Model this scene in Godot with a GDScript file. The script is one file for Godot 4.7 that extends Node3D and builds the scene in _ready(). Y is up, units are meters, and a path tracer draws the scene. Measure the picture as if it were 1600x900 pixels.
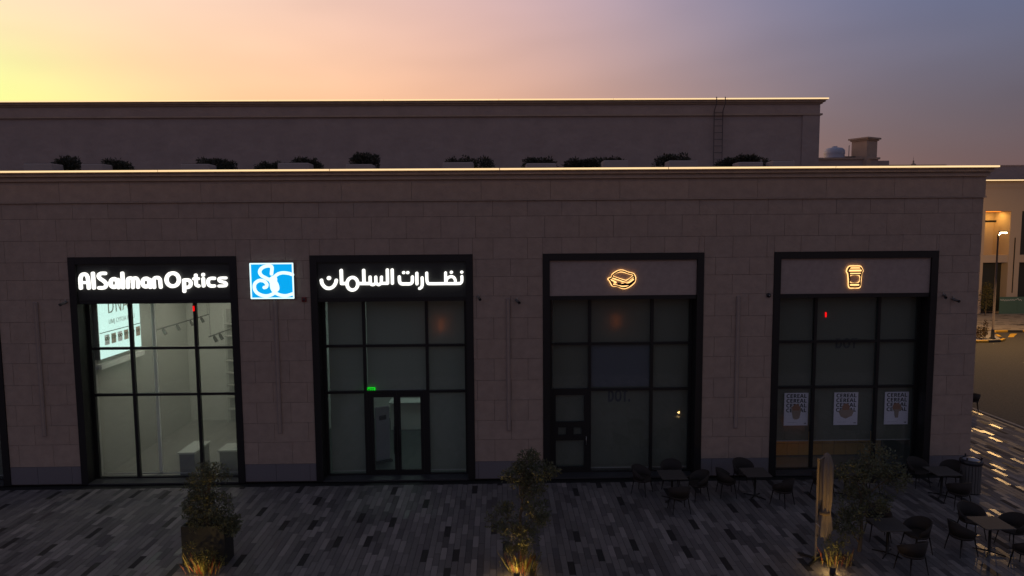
extends Node3D

var rng := RandomNumberGenerator.new()
var M := {}
var unit_box := BoxMesh.new()
var taken := {}

# sky model: log radiance over (sun azimuth distance, elevation)
const SKY_W := [[0.265, -0.047, -2.278, -0.141, 0.056, -0.043, -0.316, -0.146], [-0.2, -0.828, -1.77, 0.058, 0.534, 0.634, -0.192, 0.24], [-1.407, -0.802, -0.712, 0.876, 0.497, 0.454, 0.449, -0.126]]
const SUN_AZ := -37.0

# lettering and emblem strokes in metres on the plane of each sign: name, stroke width, closed, points
const LATIN := [
	["letter_a", 0.117, false, [-2.158,-0.169,-2.159,0.024,-2.15,0.139,-2.107,0.219,-2.035,0.25,-1.97,0.218,-1.936,0.137,-1.925,0.022,-1.924,-0.171]],
	["letter_a", 0.097, false, [-2.14,-0.005,-1.939,-0.007]],
	["letter_l", 0.117, false, [-1.776,0.267,-1.77,-0.168]],
	["letter_s", 0.117, false, [-1.415,0.264,-1.525,0.265,-1.598,0.221,-1.606,0.158,-1.554,0.096,-1.458,0.027,-1.401,-0.05,-1.421,-0.127,-1.488,-0.169,-1.614,-0.168]],
	["letter_a", 0.126, true, [-1.069,-0.028,-1.078,-0.07,-1.097,-0.107,-1.125,-0.134,-1.158,-0.149,-1.192,-0.148,-1.224,-0.133,-1.248,-0.106,-1.263,-0.068,-1.267,-0.026,-1.258,0.016,-1.239,0.053,-1.211,0.08,-1.178,0.094,-1.144,0.094,-1.112,0.079,-1.088,0.051,-1.073,0.014]],
	["letter_a", 0.117, false, [-1.044,0.072,-1.035,-0.165]],
	["letter_l", 0.117, false, [-0.904,0.263,-0.902,-0.166]],
	["letter_m", 0.109, false, [-0.757,-0.162,-0.76,-0.007,-0.753,0.07,-0.711,0.115,-0.65,0.115,-0.611,0.068,-0.607,-0.009,-0.608,-0.163]],
	["letter_m", 0.109, false, [-0.615,-0.009,-0.603,0.068,-0.559,0.114,-0.502,0.114,-0.462,0.067,-0.457,-0.01,-0.456,-0.16]],
	["letter_a", 0.126, true, [-0.113,-0.022,-0.121,-0.065,-0.141,-0.102,-0.17,-0.129,-0.204,-0.143,-0.24,-0.143,-0.273,-0.128,-0.299,-0.1,-0.315,-0.063,-0.319,-0.021,-0.31,0.021,-0.29,0.058,-0.261,0.086,-0.227,0.1,-0.191,0.1,-0.159,0.085,-0.133,0.057,-0.117,0.02]],
	["letter_a", 0.117, false, [-0.097,0.064,-0.09,-0.163]],
	["letter_n", 0.113, false, [0.024,-0.165,0.019,-0.014,0.025,0.071,0.074,0.12,0.156,0.12,0.204,0.065,0.211,-0.016,0.217,-0.162]],
	["letter_o", 0.124, true, [0.77,0.057,0.761,0.006,0.74,-0.041,0.709,-0.082,0.669,-0.113,0.623,-0.132,0.575,-0.138,0.528,-0.131,0.484,-0.111,0.447,-0.08,0.42,-0.039,0.404,0.009,0.4,0.06,0.409,0.111,0.43,0.158,0.462,0.198,0.501,0.229,0.547,0.248,0.595,0.255,0.643,0.248,0.686,0.228,0.723,0.196,0.75,0.155,0.766,0.108]],
	["letter_p", 0.117, false, [0.92,0.036,0.915,-0.292]],
	["letter_p", 0.113, false, [0.924,0.044,1.048,0.043,1.109,-0.004,1.117,-0.072,1.091,-0.135,1.032,-0.173,0.936,-0.18]],
	["letter_t", 0.111, false, [1.278,0.188,1.276,-0.025,1.284,-0.102,1.349,-0.137]],
	["letter_t", 0.097, false, [1.216,0.08,1.35,0.083]],
	["letter_i", 0.115, false, [1.499,0.205,1.498,0.193]],
	["letter_i", 0.113, false, [1.496,0.078,1.498,-0.135]],
	["letter_c", 0.109, false, [1.827,0.088,1.722,0.089,1.654,0.049,1.635,-0.02,1.651,-0.097,1.712,-0.14,1.817,-0.141]],
	["letter_s", 0.097, false, [2.172,0.097,2.019,0.096,1.968,0.066,1.977,0.012,2.052,-0.018,2.137,-0.04,2.175,-0.082,2.154,-0.129,2.104,-0.142,1.96,-0.143]],
]
const ARABIC_END := [
	["letter_noon", 0.106, false, [-2.111,0.004,-2.096,-0.087,-2.046,-0.171,-1.973,-0.228,-1.898,-0.242,-1.822,-0.229,-1.745,-0.173,-1.69,-0.09,-1.665,0]],
	["dot", 0.13, false, [-1.887,0.067,-1.879,0.067]],
	["letter_alef", 0.106, false, [-1.509,0.293,-1.507,-0.097]],
	["baseline_stroke", 0.103, false, [-1.507,-0.1,-1.367,-0.101]],
	["letter_meem", 0.103, true, [-1.022,-0.111,-1.029,-0.161,-1.046,-0.207,-1.073,-0.246,-1.107,-0.276,-1.146,-0.295,-1.188,-0.301,-1.23,-0.294,-1.268,-0.275,-1.3,-0.244,-1.325,-0.204,-1.34,-0.158,-1.344,-0.109,-1.337,-0.059,-1.319,-0.013,-1.293,0.026,-1.259,0.056,-1.219,0.074,-1.178,0.081,-1.136,0.074,-1.098,0.054,-1.065,0.024,-1.041,-0.016,-1.026,-0.062]],
	["baseline_stroke", 0.103, false, [-1.007,-0.104,-0.631,-0.107]],
	["letter_lam", 0.103, false, [-0.834,0.291,-0.833,-0.098]],
	["letter_seen", 0.097, false, [-0.647,0.09,-0.638,-0.099,-0.564,-0.144,-0.48,-0.105,-0.391,-0.146,-0.314,-0.107,-0.149,-0.105]],
	["letter_seen", 0.094, false, [-0.475,0.088,-0.474,-0.093]],
	["letter_seen", 0.094, false, [-0.305,0.087,-0.314,-0.095]],
	["letter_lam", 0.1, false, [-0.123,0.3,-0.124,-0.104]],
	["letter_alef", 0.1, false, [0.022,0.299,0.022,-0.105]],
]
const ARABIC_START := [
	["letter_ta", 0.103, false, [0.232,0.086,0.237,-0.039,0.261,-0.099,0.317,-0.126,0.427,-0.128,0.544,-0.128,0.599,-0.102,0.624,-0.042,0.628,0.082]],
	["dot", 0.1, false, [0.363,0.215,0.371,0.215]],
	["dot", 0.1, false, [0.486,0.214,0.494,0.214]],
	["letter_alef", 0.1, false, [0.762,0.192,0.762,-0.128]],
	["letter_ra", 0.097, false, [0.919,0.054,0.92,-0.135,0.896,-0.229,0.837,-0.268]],
	["letter_alef", 0.094, false, [1.06,0.197,1.064,-0.03,1.091,-0.104,1.151,-0.128,1.619,-0.129,2.012,-0.13,2.085,-0.112,2.119,-0.047,2.119,0.085]],
	["dot", 0.097, false, [2.114,0.215,2.123,0.215]],
	["letter_zah", 0.091, false, [1.63,0.2,1.627,-0.111]],
	["letter_zah", 0.091, false, [1.632,-0.096,1.674,0.018,1.743,0.07,1.813,0.082,1.879,0.051,1.917,-0.022,1.92,-0.121]],
	["dot", 0.1, false, [1.801,0.213,1.81,0.213]],
]
const LOGO := [
	["letter_s", 0.1, false, [-0.004,0.211,0.017,0.399,-0.032,0.447,-0.134,0.448,-0.255,0.41,-0.334,0.333,-0.35,0.248,-0.299,0.162,-0.182,0.092,-0.049,0.022,0.05,-0.065,0.114,-0.186,0.092,-0.306,0.013,-0.391,-0.135,-0.445,-0.271,-0.441,-0.422,-0.379,-0.512,-0.275,-0.529,-0.146,-0.486,-0.051,-0.39,0.011,-0.304,0.016,-0.212,-0.019,-0.155,-0.097,-0.175,-0.175,-0.236,-0.196]],
	["letter_s", 0.207, false, [0.003,0.022,0.091,-0.117,0.113,-0.22]],
	["letter_c", 0.095, false, [0.622,0.18,0.521,0.22,0.351,0.242,0.214,0.217,0.11,0.15,0.029,0.056,-0.018,-0.081,0.001,-0.236,0.091,-0.358,0.242,-0.428,0.412,-0.447,0.602,-0.393]],
	["letter_c", 0.207, false, [0.055,0.056,0.05,-0.082,0.095,-0.237]],
]
const SANDWICH_LIGHT := [
	["light_line", 0.028, true, [-0.474,-0.042,-0.429,-0.001,-0.371,0.015,-0.342,0.1,-0.223,0.189,-0.1,0.23,0.011,0.219,0.141,0.167,0.291,0.129,0.343,0.081,0.379,-0.004,0.365,-0.114,0.32,-0.185,0.197,-0.285,0.054,-0.34,-0.05,-0.329,-0.194,-0.268,-0.324,-0.259,-0.383,-0.186,-0.42,-0.108]],
	["light_line", 0.028, true, [-0.315,0.054,-0.222,0.135,-0.093,0.17,0.024,0.154,0.155,0.109,0.291,0.068,0.201,-0.022,0.085,-0.083,-0.039,-0.052,-0.195,-0]],
	["light_line", 0.039, false, [-0.341,-0.012,-0.143,-0.079,0.066,-0.135,0.182,-0.076,0.296,0.006]],
	["light_line", 0.044, false, [-0.397,-0.058,-0.299,-0.102,-0.22,-0.148,-0.272,-0.163]],
	["light_line", 0.044, false, [-0.051,-0.178,-0.01,-0.179]],
	["light_line", 0.044, false, [0.111,-0.184,0.196,-0.139,0.306,-0.059]],
	["light_line", 0.039, false, [-0.324,-0.21,-0.194,-0.229,-0.011,-0.27,0.177,-0.235]],
]
const SANDWICH_DARK := [
	["outline", 0.039, true, [-0.416,-0.053,-0.345,0.009,-0.336,0.067,-0.209,0.161,-0.093,0.201,0.018,0.188,0.141,0.137,0.285,0.101,0.321,0.049,0.338,-0.023,0.336,-0.114,0.184,-0.251,0.054,-0.309,-0.044,-0.303,-0.22,-0.245,-0.316,-0.236,-0.344,-0.147,-0.39,-0.095]],
	["outline", 0.034, false, [-0.336,0.028,-0.169,-0.032,0.078,-0.112,0.195,-0.048,0.311,0.042]],
	["filling", 0.062, false, [-0.155,-0.201,0.04,-0.213,0.196,-0.197,0.306,-0.127]],
]
const CUP_LIGHT := [
	["light_line", 0.034, true, [-0.209,0.28,-0.038,0.287,0.12,0.28,0.174,0.222,0.215,0.124,0.18,0.066,0.165,-0.143,0.138,-0.372,-0.026,-0.388,-0.198,-0.376,-0.229,-0.166,-0.255,0.043,-0.294,0.109,-0.278,0.2]],
	["light_line", 0.039, false, [-0.18,0.223,0.122,0.223]],
	["light_line", 0.065, false, [-0.197,0.144,0.151,0.147]],
	["light_line", 0.044, false, [-0.194,0.058,0.141,0.061]],
	["light_line", 0.028, true, [-0.174,-0.012,0.104,-0.012,0.091,-0.213,-0.159,-0.214]],
	["light_line", 0.057, false, [-0.148,-0.295,0.092,-0.295]],
]
const CUP_DARK := [
	["outline", 0.034, false, [-0.181,0.249,-0.225,0.199,-0.244,0.108,-0.208,0.082,-0.191,-0.14,-0.173,-0.339,0.117,-0.342,0.138,-0.143,0.167,0.079,0.191,0.131,0.155,0.209,0.121,0.246]],
	["outline", 0.031, false, [-0.215,0.088,0.173,0.089]],
	["outline", 0.028, false, [-0.196,0.019,0.151,0.019]],
	["outline", 0.028, false, [-0.171,-0.243,0.119,-0.242]],
	["outline", 0.028, false, [-0.205,0.189,0.149,0.189]],
]


func sky_image() -> Image:
	var w := 720
	var h := 360
	var img := Image.create(w, h, false, Image.FORMAT_RGBF)
	var cloud := FastNoiseLite.new()
	cloud.seed = 4
	cloud.frequency = 0.02
	cloud.fractal_octaves = 4
	var zenith := [0.075, 0.075, 0.096]
	var belt := [1.55, 1.3, 1.02]
	for j in h:
		var el := 90.0 - (j + 0.5) / h * 180.0
		var e := maxf(el, 0.0)
		var v := 1.0 - exp(-minf(e, 19.0) / 14.0)
		var high := smoothstep(14.0, 60.0, e)
		for i in w:
			var az := (i + 0.5) / w * 360.0
			var d := absf(fposmod(az - SUN_AZ + 180.0, 360.0) - 180.0)
			var t := minf(d / 95.0, 1.0)
			var u := 1.0 - (1.0 - t) * (1.0 - t)
			var q := 1.0 / (1.0 + exp(-(d - 54.0) / 10.0))
			var n := exp(-pow(d / 9.0, 2) - pow((el - 8.0) / 5.0, 2))
			var f := [1.0, u, q, v, u * v, q * v, v * v, n]
			var x := az if az < 180.0 else az - 360.0
			var streak := 1.0 + 0.09 * cloud.get_noise_2d(x * 1.6 + e * 3.0, e * 9.0 - x * 1.1)
			var c := [0.0, 0.0, 0.0]
			var mauve := exp(-pow((d - 48.0) / 24.0, 2))
			var tint := [1.0 + 0.02 * mauve, 1.0 - 0.015 * mauve, 1.0 + 0.13 * mauve]
			for k in 3:
				var s := 0.0
				for m in 8:
					s += SKY_W[k][m] * f[m]
				var far: float = lerpf(1.0, belt[k], smoothstep(75.0, 150.0, d))
				c[k] = lerpf(exp(s) * far, zenith[k] * (1.0 + 1.2 * (1.0 - u)), high) * streak * tint[k]
			img.set_pixel(i, j, Color(c[0], c[1], c[2]))
	return img

# ---------- helpers ----------
func lin(r: float, g: float, b: float) -> Color:
	return Color(r, g, b).linear_to_srgb()

func mat(key: String, c: Color, rough := 0.8, metal := 0.0) -> StandardMaterial3D:
	var m := StandardMaterial3D.new()
	m.albedo_color = c
	m.roughness = rough
	m.metallic = metal
	M[key] = m
	return m

func glow(key: String, c: Color, e: float) -> StandardMaterial3D:
	var m := StandardMaterial3D.new()
	m.albedo_color = Color(0.05, 0.05, 0.05)
	m.emission_enabled = true
	m.emission = c
	m.emission_energy_multiplier = e
	m.roughness = 0.5
	M[key] = m
	return m

func noise_tex(seed_: int, freq: float, lo: float, hi: float, octaves := 4, size := 512) -> ImageTexture:
	var n := FastNoiseLite.new()
	n.seed = seed_
	n.frequency = freq
	n.fractal_octaves = octaves
	n.fractal_gain = 0.6
	var src := n.get_seamless_image(size, size)
	src.convert(Image.FORMAT_RGB8)
	var out := Image.create(size, size, false, Image.FORMAT_RGB8)
	for y in size:
		for x in size:
			var k := lerpf(lo, hi, src.get_pixel(x, y).r)
			out.set_pixel(x, y, Color(k, k, k))
	return ImageTexture.create_from_image(out)

func bump_tex(seed_: int, freq: float, strength: float, size := 256) -> ImageTexture:
	var n := FastNoiseLite.new()
	n.seed = seed_
	n.frequency = freq
	n.fractal_octaves = 3
	var src := n.get_seamless_image(size, size)
	src.convert(Image.FORMAT_RGBA8)
	src.bump_map_to_normal_map(strength)
	return ImageTexture.create_from_image(src)

func grain(m: StandardMaterial3D, tex: Texture2D, scale: float, bump: Texture2D = null, depth := 0.4) -> void:
	m.albedo_texture = tex
	m.uv1_triplanar = true
	m.uv1_world_triplanar = true
	m.uv1_scale = Vector3.ONE * scale
	if bump:
		m.normal_enabled = true
		m.normal_texture = bump
		m.normal_scale = depth

func numbered(n: String) -> String:
	if not taken.has(n):
		taken[n] = 0
		return n
	taken[n] += 1
	return "%s_%03d" % [n, taken[n]]

func thing(called: String, label: String, category: String, at := Vector3.ZERO, turn := 0.0, group := "") -> Node3D:
	var o := Node3D.new()
	o.name = numbered(called)
	add_child(o)
	o.position = at
	o.rotation.y = turn
	tag(o, label, category, group)
	return o

func tag(o: Node, label: String, category: String, group := "") -> void:
	o.set_meta("label", label)
	o.set_meta("category", category)
	if group != "":
		o.set_meta("group", group)

func setting(called: String) -> Node3D:
	var o := Node3D.new()
	o.name = numbered(called)
	add_child(o)
	o.set_meta("kind", "structure")
	return o

func put(called: String, mesh: Mesh, material: Material, parent: Node, at := Vector3.ZERO) -> MeshInstance3D:
	var o := MeshInstance3D.new()
	o.name = called
	o.mesh = mesh
	if material:
		o.material_override = material
	parent.add_child(o, true)
	o.position = at
	return o

# box given by its two corners, in the parent's axes
func box(called: String, lo: Vector3, hi: Vector3, material: Material, parent: Node) -> MeshInstance3D:
	var o := put(called, unit_box, material, parent, (lo + hi) / 2.0)
	o.scale = hi - lo
	return o

func add_box(st: SurfaceTool, lo: Vector3, hi: Vector3, b := 0.0) -> void:
	# box with chamfered upright and level edges when b > 0
	if b <= 0.0:
		var p := [Vector3(lo.x, lo.y, hi.z), Vector3(hi.x, lo.y, hi.z), Vector3(hi.x, hi.y, hi.z), Vector3(lo.x, hi.y, hi.z), Vector3(lo.x, lo.y, lo.z), Vector3(hi.x, lo.y, lo.z), Vector3(hi.x, hi.y, lo.z), Vector3(lo.x, hi.y, lo.z)]
		for q in [[0, 1, 2, 3], [5, 4, 7, 6], [4, 0, 3, 7], [1, 5, 6, 2], [3, 2, 6, 7], [4, 5, 1, 0]]:
			quad(st, p[q[0]], p[q[1]], p[q[2]], p[q[3]])
		return
	var c := (lo + hi) / 2.0
	var h := (hi - lo) / 2.0
	var pts := []
	for k in 8:
		var s := Vector3(-1 if k & 1 else 1, -1 if k & 2 else 1, -1 if k & 4 else 1)
		pts.append([c + s * (h - Vector3(0, b, b)), c + s * (h - Vector3(b, 0, b)), c + s * (h - Vector3(b, b, 0))])
	for axis in 3:
		for side in 2:
			var ids := []
			for k in 8:
				if ((k >> axis) & 1) == side:
					ids.append(k)
			var a: Array = [ids[0], ids[1], ids[3], ids[2]]
			var f := []
			for i in a:
				f.append(pts[i][axis])
			face(st, f, c)
	for a1 in 3:
		for a2 in range(a1 + 1, 3):
			var a3 := 3 - a1 - a2
			for s in 4:
				var k0 := ((s & 1) << a1) | ((s >> 1) << a2)
				var k1 := k0 | (1 << a3)
				face(st, [pts[k0][a1], pts[k0][a2], pts[k1][a2], pts[k1][a1]], c)
	for k in 8:
		face(st, [pts[k][0], pts[k][1], pts[k][2]], c)

# convex face turned outwards from c (front faces run clockwise)
func face(st: SurfaceTool, f: Array, c: Vector3) -> void:
	var n: Vector3 = (f[1] - f[0]).cross(f[2] - f[0])
	var mid := Vector3.ZERO
	for p in f:
		mid += p
	mid /= f.size()
	if n.dot(mid - c) > 0:
		f.reverse()
	for i in range(1, f.size() - 1):
		st.add_vertex(f[0]); st.add_vertex(f[i]); st.add_vertex(f[i + 1])

# a, b, c, d anticlockwise seen from outside
func quad(st: SurfaceTool, a: Vector3, b: Vector3, c: Vector3, d: Vector3) -> void:
	st.add_vertex(a); st.add_vertex(c); st.add_vertex(b)
	st.add_vertex(a); st.add_vertex(d); st.add_vertex(c)

func begin(smooth := false) -> SurfaceTool:
	var st := SurfaceTool.new()
	st.begin(Mesh.PRIMITIVE_TRIANGLES)
	st.set_smooth_group(0 if smooth else -1)
	return st

func done(st: SurfaceTool) -> ArrayMesh:
	st.generate_normals()
	return st.commit()

func bevel_box(called: String, lo: Vector3, hi: Vector3, b: float, material: Material, parent: Node) -> MeshInstance3D:
	var st := begin()
	add_box(st, lo, hi, b)
	return put(called, done(st), material, parent)

func tube(st: SurfaceTool, pts: Array, radii: Array, sides := 8, cap := true) -> void:
	var rings := []
	var side := Vector3.ZERO
	for i in pts.size():
		var dir: Vector3 = (pts[mini(i + 1, pts.size() - 1)] - pts[maxi(i - 1, 0)]).normalized()
		if side == Vector3.ZERO:
			side = dir.cross(Vector3.FORWARD if absf(dir.y) > 0.9 else Vector3.UP).normalized()
		side = (side - dir * side.dot(dir)).normalized()
		var up := dir.cross(side)
		var ring := []
		for k in sides:
			var a := TAU * k / sides
			ring.append(pts[i] + (side * cos(a) + up * sin(a)) * radii[mini(i, radii.size() - 1)])
		rings.append(ring)
	for i in rings.size() - 1:
		for k in sides:
			var l := (k + 1) % sides
			quad(st, rings[i][l], rings[i][k], rings[i + 1][k], rings[i + 1][l])
	if cap:
		for e in [0, rings.size() - 1]:
			for k in range(1, sides - 1):
				var tri := [rings[e][0], rings[e][k], rings[e][k + 1]]
				if e == 0:
					st.add_vertex(tri[0]); st.add_vertex(tri[1]); st.add_vertex(tri[2])
				else:
					st.add_vertex(tri[0]); st.add_vertex(tri[2]); st.add_vertex(tri[1])

func tube_part(called: String, pts: Array, radii: Array, material: Material, parent: Node, sides := 8) -> MeshInstance3D:
	var st := begin(true)
	tube(st, pts, radii, sides)
	return put(called, done(st), material, parent)

# lathe round y: profile of Vector2(radius, height)
func lathe(prof: Array, sides := 20, smooth := true, wob := 0.0, lobes := 0) -> ArrayMesh:
	var st := begin(smooth)
	for i in prof.size() - 1:
		for k in sides:
			var q := []
			for e in [[i, k], [i, k + 1], [i + 1, k + 1], [i + 1, k]]:
				var a: float = TAU * (e[1] % sides) / sides
				var r: float = prof[e[0]].x * (1.0 + wob * cos(a * lobes))
				q.append(Vector3(r * cos(a), prof[e[0]].y, r * sin(a)))
			quad(st, q[1], q[0], q[3], q[2])
	return done(st)

func smooth_line(flat: Array, closed: bool) -> Array:
	var p := []
	for i in range(0, flat.size(), 2):
		p.append(Vector2(flat[i], flat[i + 1]))
	if p.size() < 3:
		return p
	var out := []
	var n := p.size()
	for i in (n if closed else n - 1):
		var a: Vector2 = p[(i - 1 + n) % n] if closed else p[maxi(i - 1, 0)]
		var b: Vector2 = p[i]
		var c: Vector2 = p[(i + 1) % n]
		var d: Vector2 = p[(i + 2) % n] if closed else p[mini(i + 2, n - 1)]
		for k in 4:
			out.append(b.cubic_interpolate(c, a, d, k / 4.0))
	if not closed:
		out.append(p[n - 1])
	return out

# flat stroke with rounded ends, from z0 (back) to z1 (front)
func ribbon(st: SurfaceTool, line: Array, w: float, closed: bool, z0: float, z1: float) -> void:
	var n := line.size()
	var left := []
	var right := []
	var r := w / 2.0
	for i in n:
		var prev: Vector2 = line[(i - 1 + n) % n] if closed or i > 0 else line[i]
		var next: Vector2 = line[(i + 1) % n] if closed or i < n - 1 else line[i]
		var dir := (next - prev).normalized()
		var nor := Vector2(-dir.y, dir.x)
		left.append(line[i] + nor * r)
		right.append(line[i] - nor * r)
	var v := func(p: Vector2, z: float) -> Vector3: return Vector3(p.x, p.y, z)
	for i in (n if closed else n - 1):
		var j := (i + 1) % n
		quad(st, v.call(right[i], z1), v.call(right[j], z1), v.call(left[j], z1), v.call(left[i], z1))
		quad(st, v.call(left[i], z0), v.call(left[j], z0), v.call(right[j], z0), v.call(right[i], z0))
		quad(st, v.call(right[i], z0), v.call(right[j], z0), v.call(right[j], z1), v.call(right[i], z1))
		quad(st, v.call(left[j], z0), v.call(left[i], z0), v.call(left[i], z1), v.call(left[j], z1))
	if closed:
		return
	for e in 2:
		var c: Vector2 = line[0] if e == 0 else line[n - 1]
		var from: Vector2 = (left[0] if e == 0 else right[n - 1]) - c
		var last := from
		for k in range(1, 9):
			var cur := from.rotated(PI * k / 8.0)
			st.add_vertex(v.call(c, z1)); st.add_vertex(v.call(c + cur, z1)); st.add_vertex(v.call(c + last, z1))
			quad(st, v.call(c + last, z0), v.call(c + cur, z0), v.call(c + cur, z1), v.call(c + last, z1))
			last = cur

func strokes(list: Array, parent: Node, material: Material, z0: float, z1: float, slim := 1.0) -> void:
	var i := 0
	while i < list.size():
		var called: String = list[i][0]
		var st := begin()
		var k := 0
		while true:
			ribbon(st, smooth_line(list[i][3], list[i][2]), list[i][1] * slim, list[i][2], z0, z1 + 0.001 * k)
			k += 1
			i += 1
			if i >= list.size() or list[i][0] != called or not called.begins_with("letter"):
				break
		put(called, done(st), material, parent)

func text_part(called: String, words: String, size: float, depth: float, material: Material, parent: Node, at: Vector3, bold := true, turn := 0.0, stretch := 1.0) -> MeshInstance3D:
	var f := SystemFont.new()
	f.font_names = PackedStringArray(["Droid Sans"])
	f.font_weight = 700 if bold else 400
	var fv := FontVariation.new()
	fv.base_font = f
	fv.variation_embolden = 0.45 if bold else 0.0
	var t := TextMesh.new()
	t.font = fv
	t.text = words
	t.font_size = 64
	t.pixel_size = size / 64.0
	t.depth = depth
	t.curve_step = 2.0
	var o := put(called, t, material, parent, at)
	o.rotation.y = turn
	o.scale = Vector3(stretch, 1, 1)
	return o

func area(called: String, parent: Node, at: Vector3, size: Vector2, c: Color, e: float, look: Vector3) -> void:
	var l := AreaLight3D.new()
	l.name = called
	parent.add_child(l, true)
	l.position = at
	l.basis = Basis.looking_at(look, Vector3.UP if absf(look.y) < 0.9 else Vector3.FORWARD)
	l.area_size = size
	l.light_color = c
	l.light_energy = e
	l.area_range = 60.0
	l.shadow_enabled = true

# leaves spread through ellipsoid clumps: [centre, radii, count]
func crown(clumps: Array, leaf: float, long: float, tone: Color, seed_: int) -> ArrayMesh:
	var r := RandomNumberGenerator.new()
	r.seed = seed_
	var st := begin()
	for cl in clumps:
		for i in cl[2]:
			var dir := Vector3(r.randfn(), r.randfn(), r.randfn()).normalized()
			var at: Vector3 = cl[0] + dir * cl[1] * pow(r.randf(), 0.45)
			var out := (dir + Vector3(r.randfn(), r.randfn() + 0.3, r.randfn()) * 0.6).normalized()
			var wide := out.cross(Vector3(r.randfn(), r.randfn(), r.randfn())).normalized()
			var s := leaf * r.randf_range(0.6, 1.3)
			var tip := at + out * s * long
			var mid := at + out * s * long * 0.45
			var up := out.cross(wide) * s * 0.12
			var k := r.randf_range(0.65, 1.35)
			st.set_color(Color(tone.r * k * r.randf_range(0.9, 1.15), tone.g * k, tone.b * k * r.randf_range(0.8, 1.2)))
			var a := mid + wide * s * 0.5 + up
			var b := mid - wide * s * 0.5 + up
			st.add_vertex(at); st.add_vertex(a); st.add_vertex(tip)
			st.add_vertex(at); st.add_vertex(tip); st.add_vertex(b)
	return done(st)

func _ready() -> void:
	rng.seed = 11
	# ---------- camera, sky, sun ----------
	var cam := Camera3D.new()
	cam.name = "camera"
	add_child(cam)
	cam.position = Vector3(0, 7.802, 20.6)
	cam.basis = Basis(Vector3.UP, -0.0167) * Basis(Vector3.RIGHT, -0.0887) * Basis(Vector3.BACK, -0.0071)
	cam.fov = rad_to_deg(2.0 * atan(450.0 / 1065.5))
	cam.far = 900.0
	cam.current = true
	var env := Environment.new()
	env.background_mode = Environment.BG_SKY
	var pano := PanoramaSkyMaterial.new()
	pano.panorama = ImageTexture.create_from_image(sky_image())
	var sk := Sky.new()
	sk.sky_material = pano
	env.sky = sk
	env.tonemap_mode = Environment.TONE_MAPPER_LINEAR
	env.tonemap_exposure = 1.0
	env.sdfgi_enabled = true
	env.ssao_enabled = true
	env.ssil_enabled = true
	var we := WorldEnvironment.new()
	we.name = "world_environment"
	we.environment = env
	add_child(we)
	var sun := DirectionalLight3D.new()
	sun.name = "setting_sun"
	sun.light_color = Color(1.0, 0.72, 0.42)
	sun.light_energy = 0.15
	sun.light_angular_distance = 10.0
	sun.shadow_enabled = true
	add_child(sun)
	var az := deg_to_rad(SUN_AZ)
	sun.look_at_from_position(Vector3.ZERO, -Vector3(sin(az), 0.05, -cos(az)))
	make_materials()
	# ---------- setting ----------
	build_ground()
	build_front()
	build_upper()
	build_far()
	# ---------- things ----------
	build_signs()
	build_interiors()
	build_wall_things()
	build_terrace()
	build_trees()
	build_furniture()

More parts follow.
